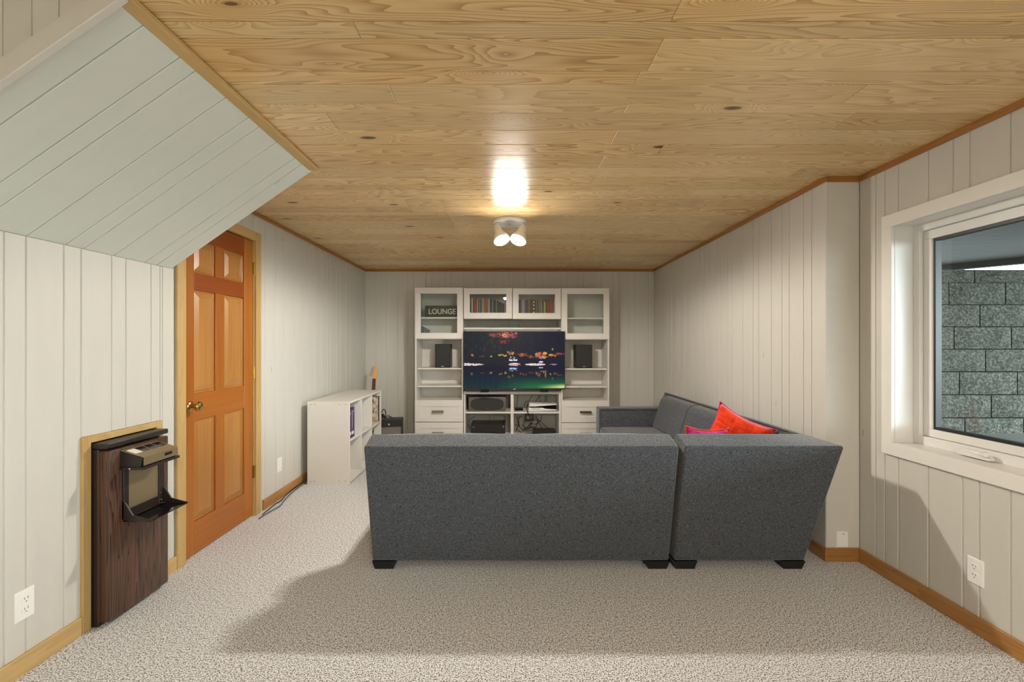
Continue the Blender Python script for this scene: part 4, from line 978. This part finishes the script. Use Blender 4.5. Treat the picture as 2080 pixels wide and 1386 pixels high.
# left piece, its back to the camera
sa = thing('sofa', 'charcoal fabric sofa with its plain back to the camera, left of the narrow gap', 'sofa', (0.08, FD, 0), group=None)
ax0, ax1 = -.768-.08, .922-.08
bm = bmesh.new(); N = 12
for sct in range(N+1):
    pass
secs = []
for i in range(N+1):
    s = i/N; xx_ = ax0+(ax1-ax0)*s; bul = .006*math.sin(math.pi*s)
    row = []
    for o2, z_ in prof:
        e_ = (z_-.4)/.7*.010*(1 if i == N else (-1 if i == 0 else 0))
        dipz = 0
        row.append(bm.verts.new((xx_+e_, o2-(bul if o2 <= 0 else 0), z_-(.004*math.exp(-((s-.10)/.07)**2) if z_ > .7 else 0))))
    secs.append(row)
n = len(prof)
bm.faces.new(secs[0]); bm.faces.new(secs[-1][::-1])
for A, B in zip(secs, secs[1:]):
    for i in range(n): bm.faces.new((A[i], A[(i+1) % n], B[(i+1) % n], B[i]))
soft(finish('back', bm, 'sofa', sa), .014, 3)
soft(box('seat_base', (ax0+.002, .155, .047), (ax1-.002, .86, .27), 'sofa', sa), .01, 2)
for i in range(2):
    wv = (ax1-ax0)/2
    cushion('seat_cushion', (ax0+i*wv+.004, .165, .275), (ax0+(i+1)*wv-.004, .88, .43), sa)
    cushion('back_cushion', (ax0+i*wv+.006, .12, .445), (ax0+(i+1)*wv-.006, .26, .715), sa, r=.045)
for x_, y_ in ((ax0+.072, .047), (ax1-.070, .047), (ax0+.072, .80), (ax1-.07, .80)): sofa_leg(sa, x_, y_)
# right piece: L-shaped, running along the right wall
sbx = thing('sofa', 'charcoal fabric corner sofa running back along the right wall to a square arm', 'sofa', (1.30, FD, 0), group=None)
ox, oy = 1.30, FD
XC = 1.684; YE = 4.83
bm = bmesh.new()
secA = [bm.verts.new((.944-ox+ (z_-.047)/.7*.012, o2, z_)) for o2, z_ in prof]
secM = [bm.verts.new((.944-ox+.38, o2-(.004 if o2 <= 0 else 0), z_)) for o2, z_ in prof]
secB = [bm.verts.new((XC-o2-ox, o2, z_)) for o2, z_ in prof]
def far_sec(y): return [bm.verts.new((XC-o2-ox, y-oy, z_)) for o2, z_ in prof]
S_ = [secA, secM, secB, far_sec(3.4), far_sec(4.1), far_sec(YE)]
bm.faces.new(S_[0]); bm.faces.new(S_[-1][::-1])
for A, B in zip(S_, S_[1:]):
    for i in range(n): bm.faces.new((A[i], A[(i+1) % n], B[(i+1) % n], B[i]))
soft(finish('back', bm, 'sofa', sbx), .014, 3)
bm = bmesh.new(); prism(bm, [(.946-ox, 2.75-oy), (1.525-ox, 2.75-oy), (1.525-ox, 4.62-oy), (.946-ox, 4.62-oy)], .047, .27, 'z'); soft(finish('seat_base', bm, 'sofa', sbx), .01, 2)
for a, b in ((2.756, 3.69), (3.70, 4.63)): cushion('seat_cushion', (.935-ox, a-oy, .275), (1.50-ox, b-oy, .435), sbx)
def backcush(y0, y1):
    bm = bmesh.new(); prism(bm, [(1.46, .44), (1.545, .715), (1.575, .745), (1.655, .748), (1.60, .50), (1.53, .44)], y0, y1, 'y'); bmesh.ops.translate(bm, vec=(-ox, -oy, 0), verts=bm.verts)
    soft(finish('back_cushion', bm, 'sofa', sbx), .022, 4)
backcush(2.84, 3.92); backcush(3.928, 4.625)
# square arm at the far end, with piping
armb = box('arm', (.932-ox, 4.645-oy, .047), (1.60-ox, 4.80-oy, .620), 'sofa', sbx); soft(armb, .014, 3)
bm = bmesh.new(); y_ = 4.643-oy
tube(bm, [(.948-ox, y_, .10), (.948-ox, y_, .594), (.955-ox, y_, .604), (.965-ox, y_, .606), (1.54-ox, y_, .606)], .004, 6); finish('piping', bm, 'sofa_pipe', armb.parent, smooth=True).parent = sbx
bm = bmesh.new(); tube(bm, [(1.652-ox, 2.66-oy+.04, .757), (1.652-ox, 4.80-oy, .757)], .003, 6); finish('piping', bm, 'sofa_pipe', sbx, smooth=True)
for x_, y_ in ((1.008, 2.637), (1.617, 2.637), (1.02, 4.55), (1.55, 4.55)): sofa_leg(sbx, x_-ox, y_-oy)

# cushions
def pillow(nm, label, cat, s, th, mat, mat2, mw, seed=1):
    t = thing(nm, label, cat); t.matrix_world = mw
    bm = bmesh.new(); n_ = 16; rr = random.Random(seed); G = {}
    for side in (1, -1):
        for i in range(n_+1):
            for j in range(n_+1):
                a, b = i/n_*2-1, j/n_*2-1
                edge = i in (0, n_) or j in (0, n_)
                if edge and side == -1: G[side, i, j] = G[1, i, j]; continue
                pin = 1-.16*(1-a*a)*abs(b)**2; pin2 = 1-.16*(1-b*b)*abs(a)**2
                hgt = th*((1-a**4)*(1-b**4))**.5 + (0 if edge else .006*math.sin(a*7+seed)*math.cos(b*6+seed*2)*(1-a*a)*(1-b*b))
                G[side, i, j] = bm.verts.new((a*s/2*pin2, side*hgt, b*s/2*pin))
        for i in range(n_):
            for j in range(n_): bm.faces.new((G[side, i, j], G[side, i+1, j], G[side, i+1, j+1], G[side, i, j+1]))
    finish('cover', bm, mat, t, smooth=True, angle=180)
    bm = bmesh.new(); loop = [(i, 0) for i in range(n_)]+[(n_, j) for j in range(n_)]+[(n_-i, n_) for i in range(n_)]+[(0, n_-j) for j in range(n_)]
    pts = []
    for i, j in loop:
        a, b = i/n_*2-1, j/n_*2-1; pts.append((a*s/2*(1-.16*(1-b*b)*abs(a)**2), 0, b*s/2*(1-.16*(1-a*a)*abs(b)**2)))
    tube(bm, pts, .005, 6, closed=True); finish('trim_cord', bm, mat2, t, smooth=True)
    return t
pillow('cushion', 'orange-red velvet cushion standing on one corner against the sofa back', 'cushion', .36, .065, 'red', 'pink',
       Matrix.Translation((1.452, 2.93, .660)) @ Matrix.Rotation(R(-40), 4, 'Z') @ Matrix.Rotation(R(-8), 4, 'X') @ Matrix.Rotation(R(24), 4, 'Y'), 1)
pillow('cushion', 'magenta velvet cushion with its top edge just above the sofa back', 'cushion', .28, .05, 'pink', 'red',
       Matrix.Translation((1.235, 2.87, .618)) @ Matrix.Rotation(R(4), 4, 'Z') @ Matrix.Rotation(R(10), 4, 'X') @ Matrix.Rotation(R(4), 4, 'Y'), 3)

# ------------------------------------------------------------------ mini fridge with dispenser, let into the left wall
FX = -1.786
fr = thing('mini_fridge', 'dark walnut-look mini fridge with a drinks dispenser, let into the left wall', 'fridge', (FX, 2.235, 0)); o_ = Vector((FX, 2.235, 0))
f = lambda a: tuple(Vector(a)-o_)
box('body', f((-2.32, 2.054, .0)), f((-1.835, 2.418, .80)), 'brown', fr, bevel=.003)
box('lid', f((XL+.002, 2.050, .802)), f((FX-.004, 2.422, .828)), 'brown', fr, bevel=.006, seg=2)
bm = bmesh.new(); add_box(bm, (-.385, -.178, -.024), (.385, .178, .024), .005, 2)
drr = finish('door', bm, 'walnut', fr, smooth=True, mw=Matrix.Translation(f((FX-.024, 2.236, .407))) @ Matrix.Rotation(R(-90), 4, 'Y') @ Matrix.Rotation(R(0), 4, 'X'))
box('edge_strip', f((FX-.049, 2.0545, .024)), f((FX-.044, 2.058, .788)), 'rose', fr)
# dispenser head
D0, D1 = 2.112, 2.335; X0 = FX; X1 = -1.680
bm = bmesh.new(); prism(bm, [(X0, .700), (X1-.012, .706), (X1, .748), (X0, .779)], D0, D1, 'y'); bmesh.ops.translate(bm, vec=-o_, verts=bm.verts); finish('dispenser_head', bm, 'brown', fr)
bm = bmesh.new(); prism(bm, [(X0+.001, .7795), (X1+.001, .7485), (X1+.001, .712), (X1+.003, .712), (X1+.003, .7505), (X0+.001, .782)], D0+.003, D1-.003, 'y'); bmesh.ops.translate(bm, vec=-o_, verts=bm.verts); hd_ = finish('dispenser_fascia', bm, 'tan', fr)
for i in range(4):
    a_ = D0+.016+i*.051; bm = bmesh.new(); zz = lambda x_: .782-(x_-X0)/(X1-X0)*.0315+.0006
    q_ = [(X0+.016, a_), (X0+.060, a_), (X0+.060, a_+.041), (X0+.016, a_+.041)]
    lo_v = [bm.verts.new((x_, y_, zz(x_)-.001)) for x_, y_ in q_]; hi_v = [bm.verts.new((x_, y_, zz(x_)+.0012)) for x_, y_ in q_]
    bm.faces.new(hi_v); bm.faces.new(lo_v[::-1])
    for j in range(4): bm.faces.new((lo_v[j], lo_v[(j+1) % 4], hi_v[(j+1) % 4], hi_v[j]))
    bmesh.ops.translate(bm, vec=-o_, verts=bm.verts); b_ = finish('button', bm, 'plate' if i == 0 else 'blackgloss', fr)
    if i == 0: b_['label'] = 'pale dispenser button'
box('badge_slot', f((X1+.003, 2.243, .727)), f((X1+.0045, 2.290, .740)), 'blackgloss', fr)
box('rail', f((X0, D0-.006, .694)), f((X1+.008, D1+.006, .706)), 'brown', fr, bevel=.002)
# bracket: frame, glassy back plate and drip tray
bm = bmesh.new()
for a, b in (((X0, 2.122, .46), (X0+.010, 2.152, .70)), ((X0, 2.338, .46), (X0+.010, 2.372, .70)), ((X0, 2.152, .46), (X0+.008, 2.338, .500))): add_box(bm, a, b, .002)
for s, (ya, yb) in ((1, (2.122, 2.13)), (-1, (2.364, 2.372))):
    prism(bm, [(X0, .46), (X0+.052, .447), (X0+.135, .452), (X0+.135, .456), (X0+.05, .478), (X0+.018, .53), (X0, .55)], ya, yb, 'y')
bmesh.ops.translate(bm, vec=-o_, verts=bm.verts); finish('bracket', bm, 'brown', fr)
box('back_plate', f((X0+.001, 2.152, .500)), f((X0+.004, 2.338, .700)), 'tan', fr)
box('drip_tray', f((X0+.002, 2.125, .448)), f((X0+.132, 2.369, .4535)), 'blackgloss', fr, bevel=.001)
for a in ((X0+.011, 2.346, .512), (X0+.012, 2.35, .476), (X0+.008, 2.16, .47)):
    bm = bmesh.new(); lathe(bm, [(.005, 0), (.004, .003), (0, .004)], 10, aim_m(f(a), (1, 0, 0))); finish('screw', bm, 'chrome', fr)
bm = bmesh.new(); lathe(bm, [(.005, 0), (.004, .003), (0, .004)], 10, aim_m(f((X0+.05, D0-.006, .700)), (0, -1, 0))); finish('screw', bm, 'chrome', fr)
# pine surround of the recess
struct(box('trim_11', (XL-.001, 2.006, 0), (XL+.014, 2.047, .862), 'pine', None, bevel=.002, axis='z'))
struct(box('trim_12', (XL-.001, 2.429, 0), (XL+.014, 2.470, .862), 'pine', None, bevel=.002, axis='z'))
struct(box('trim_13', (XL-.001, 2.047, .832), (XL+.014, 2.429, .862), 'pine', None, bevel=.002, axis='y'))

# ------------------------------------------------------------------ wall plates
def outlet(F, u, v, label, duplex=True, w=.072, h=.116, hole=None):
    t = thing('wall_outlet' if duplex else 'blank_plate', label, 'outlet' if duplex else 'wall plate'); t.matrix_world = F @ Matrix.Translation((u, v, 0))
    bm = bmesh.new(); r0 = [bm.verts.new((sx*w/2, sy*h/2, 0)) for sx, sy in ((-1, -1), (1, -1), (1, 1), (-1, 1))]; r1 = [bm.verts.new((sx*(w/2-.004), sy*(h/2-.004), .005)) for sx, sy in ((-1, -1), (1, -1), (1, 1), (-1, 1))]
    bm.faces.new(r1)
    for i in range(4): bm.faces.new((r0[i], r0[(i+1) % 4], r1[(i+1) % 4], r1[i]))
    finish('plate', bm, 'plate', t)
    if duplex:
        for s in (-1, 1):
            bm = bmesh.new(); pts = []
            for i in range(24):
                a = 2*math.pi*i/24; pts.append((.0165*math.cos(a), max(-.0135, min(.0135, .0165*math.sin(a)))+s*.0195))
            prism(bm, pts, .005, .0072, 'z'); rcp = finish('receptacle', bm, 'plate', t)
            bm = bmesh.new(); add_box(bm, (-.0075, s*.0195+.001, .0072), (-.0055, s*.0195+.010, .0076)); add_box(bm, (.0055, s*.0195+.001, .0072), (.0075, s*.0195+.010, .0076)); add_box(bm, (-.002, s*.0195-.009, .0072), (.002, s*.0195-.005, .0076))
            finish('slots', bm, 'slot', rcp)
    if hole:
        bm = bmesh.new(); lathe(bm, [(.0035, .005), (.0035, .0056), (0, .0058)], 12, Matrix.Translation((hole[0], hole[1], 0))); finish('hole', bm, 'slot', t)
outlet(F_left, 1.776, .265, 'white duplex outlet low on the left wall, nearest the camera')
outlet(F_right, -2.022, .270, 'white duplex outlet low on the right wall under the window')
outlet(F_left, 3.765, .280, 'blank white plate on the left wall between door and bookcase', False)
outlet(F_jog, (1710.6-1030)/930*JD, CAMZ-(1095.5-698)/930*JD, 'blank white plate with a small hole on the short wall beside the sofa', False, w=.070, h=.098, hole=(.004, .032))
outlet(F_back, (965-1030)/930*DB, CAMZ-(865-698)/930*DB, 'white outlet on the back wall behind the receiver', True)
# cables along the left baseboard
cable([(-1.80, 3.32, .006), (-1.79, 3.46, .006), (-1.775, 3.58, .007), (-1.80, 3.70, .007), (-1.825, 3.85, .008), (-1.835, 4.0, .010), (-1.84, 4.2, .01)], .0048, 'slate blue cable lying on the carpet along the left baseboard', None, 'cableblue', n=10)
cable([(-1.815, 3.40, .006), (-1.83, 3.60, .009), (-1.812, 3.68, .018), (-1.838, 3.80, .016), (-1.848, 3.95, .020), (-1.85, 4.15, .022)], .004, 'thin dark cable twisting beside the slate blue cable at the baseboard', None, 'cable', n=10)
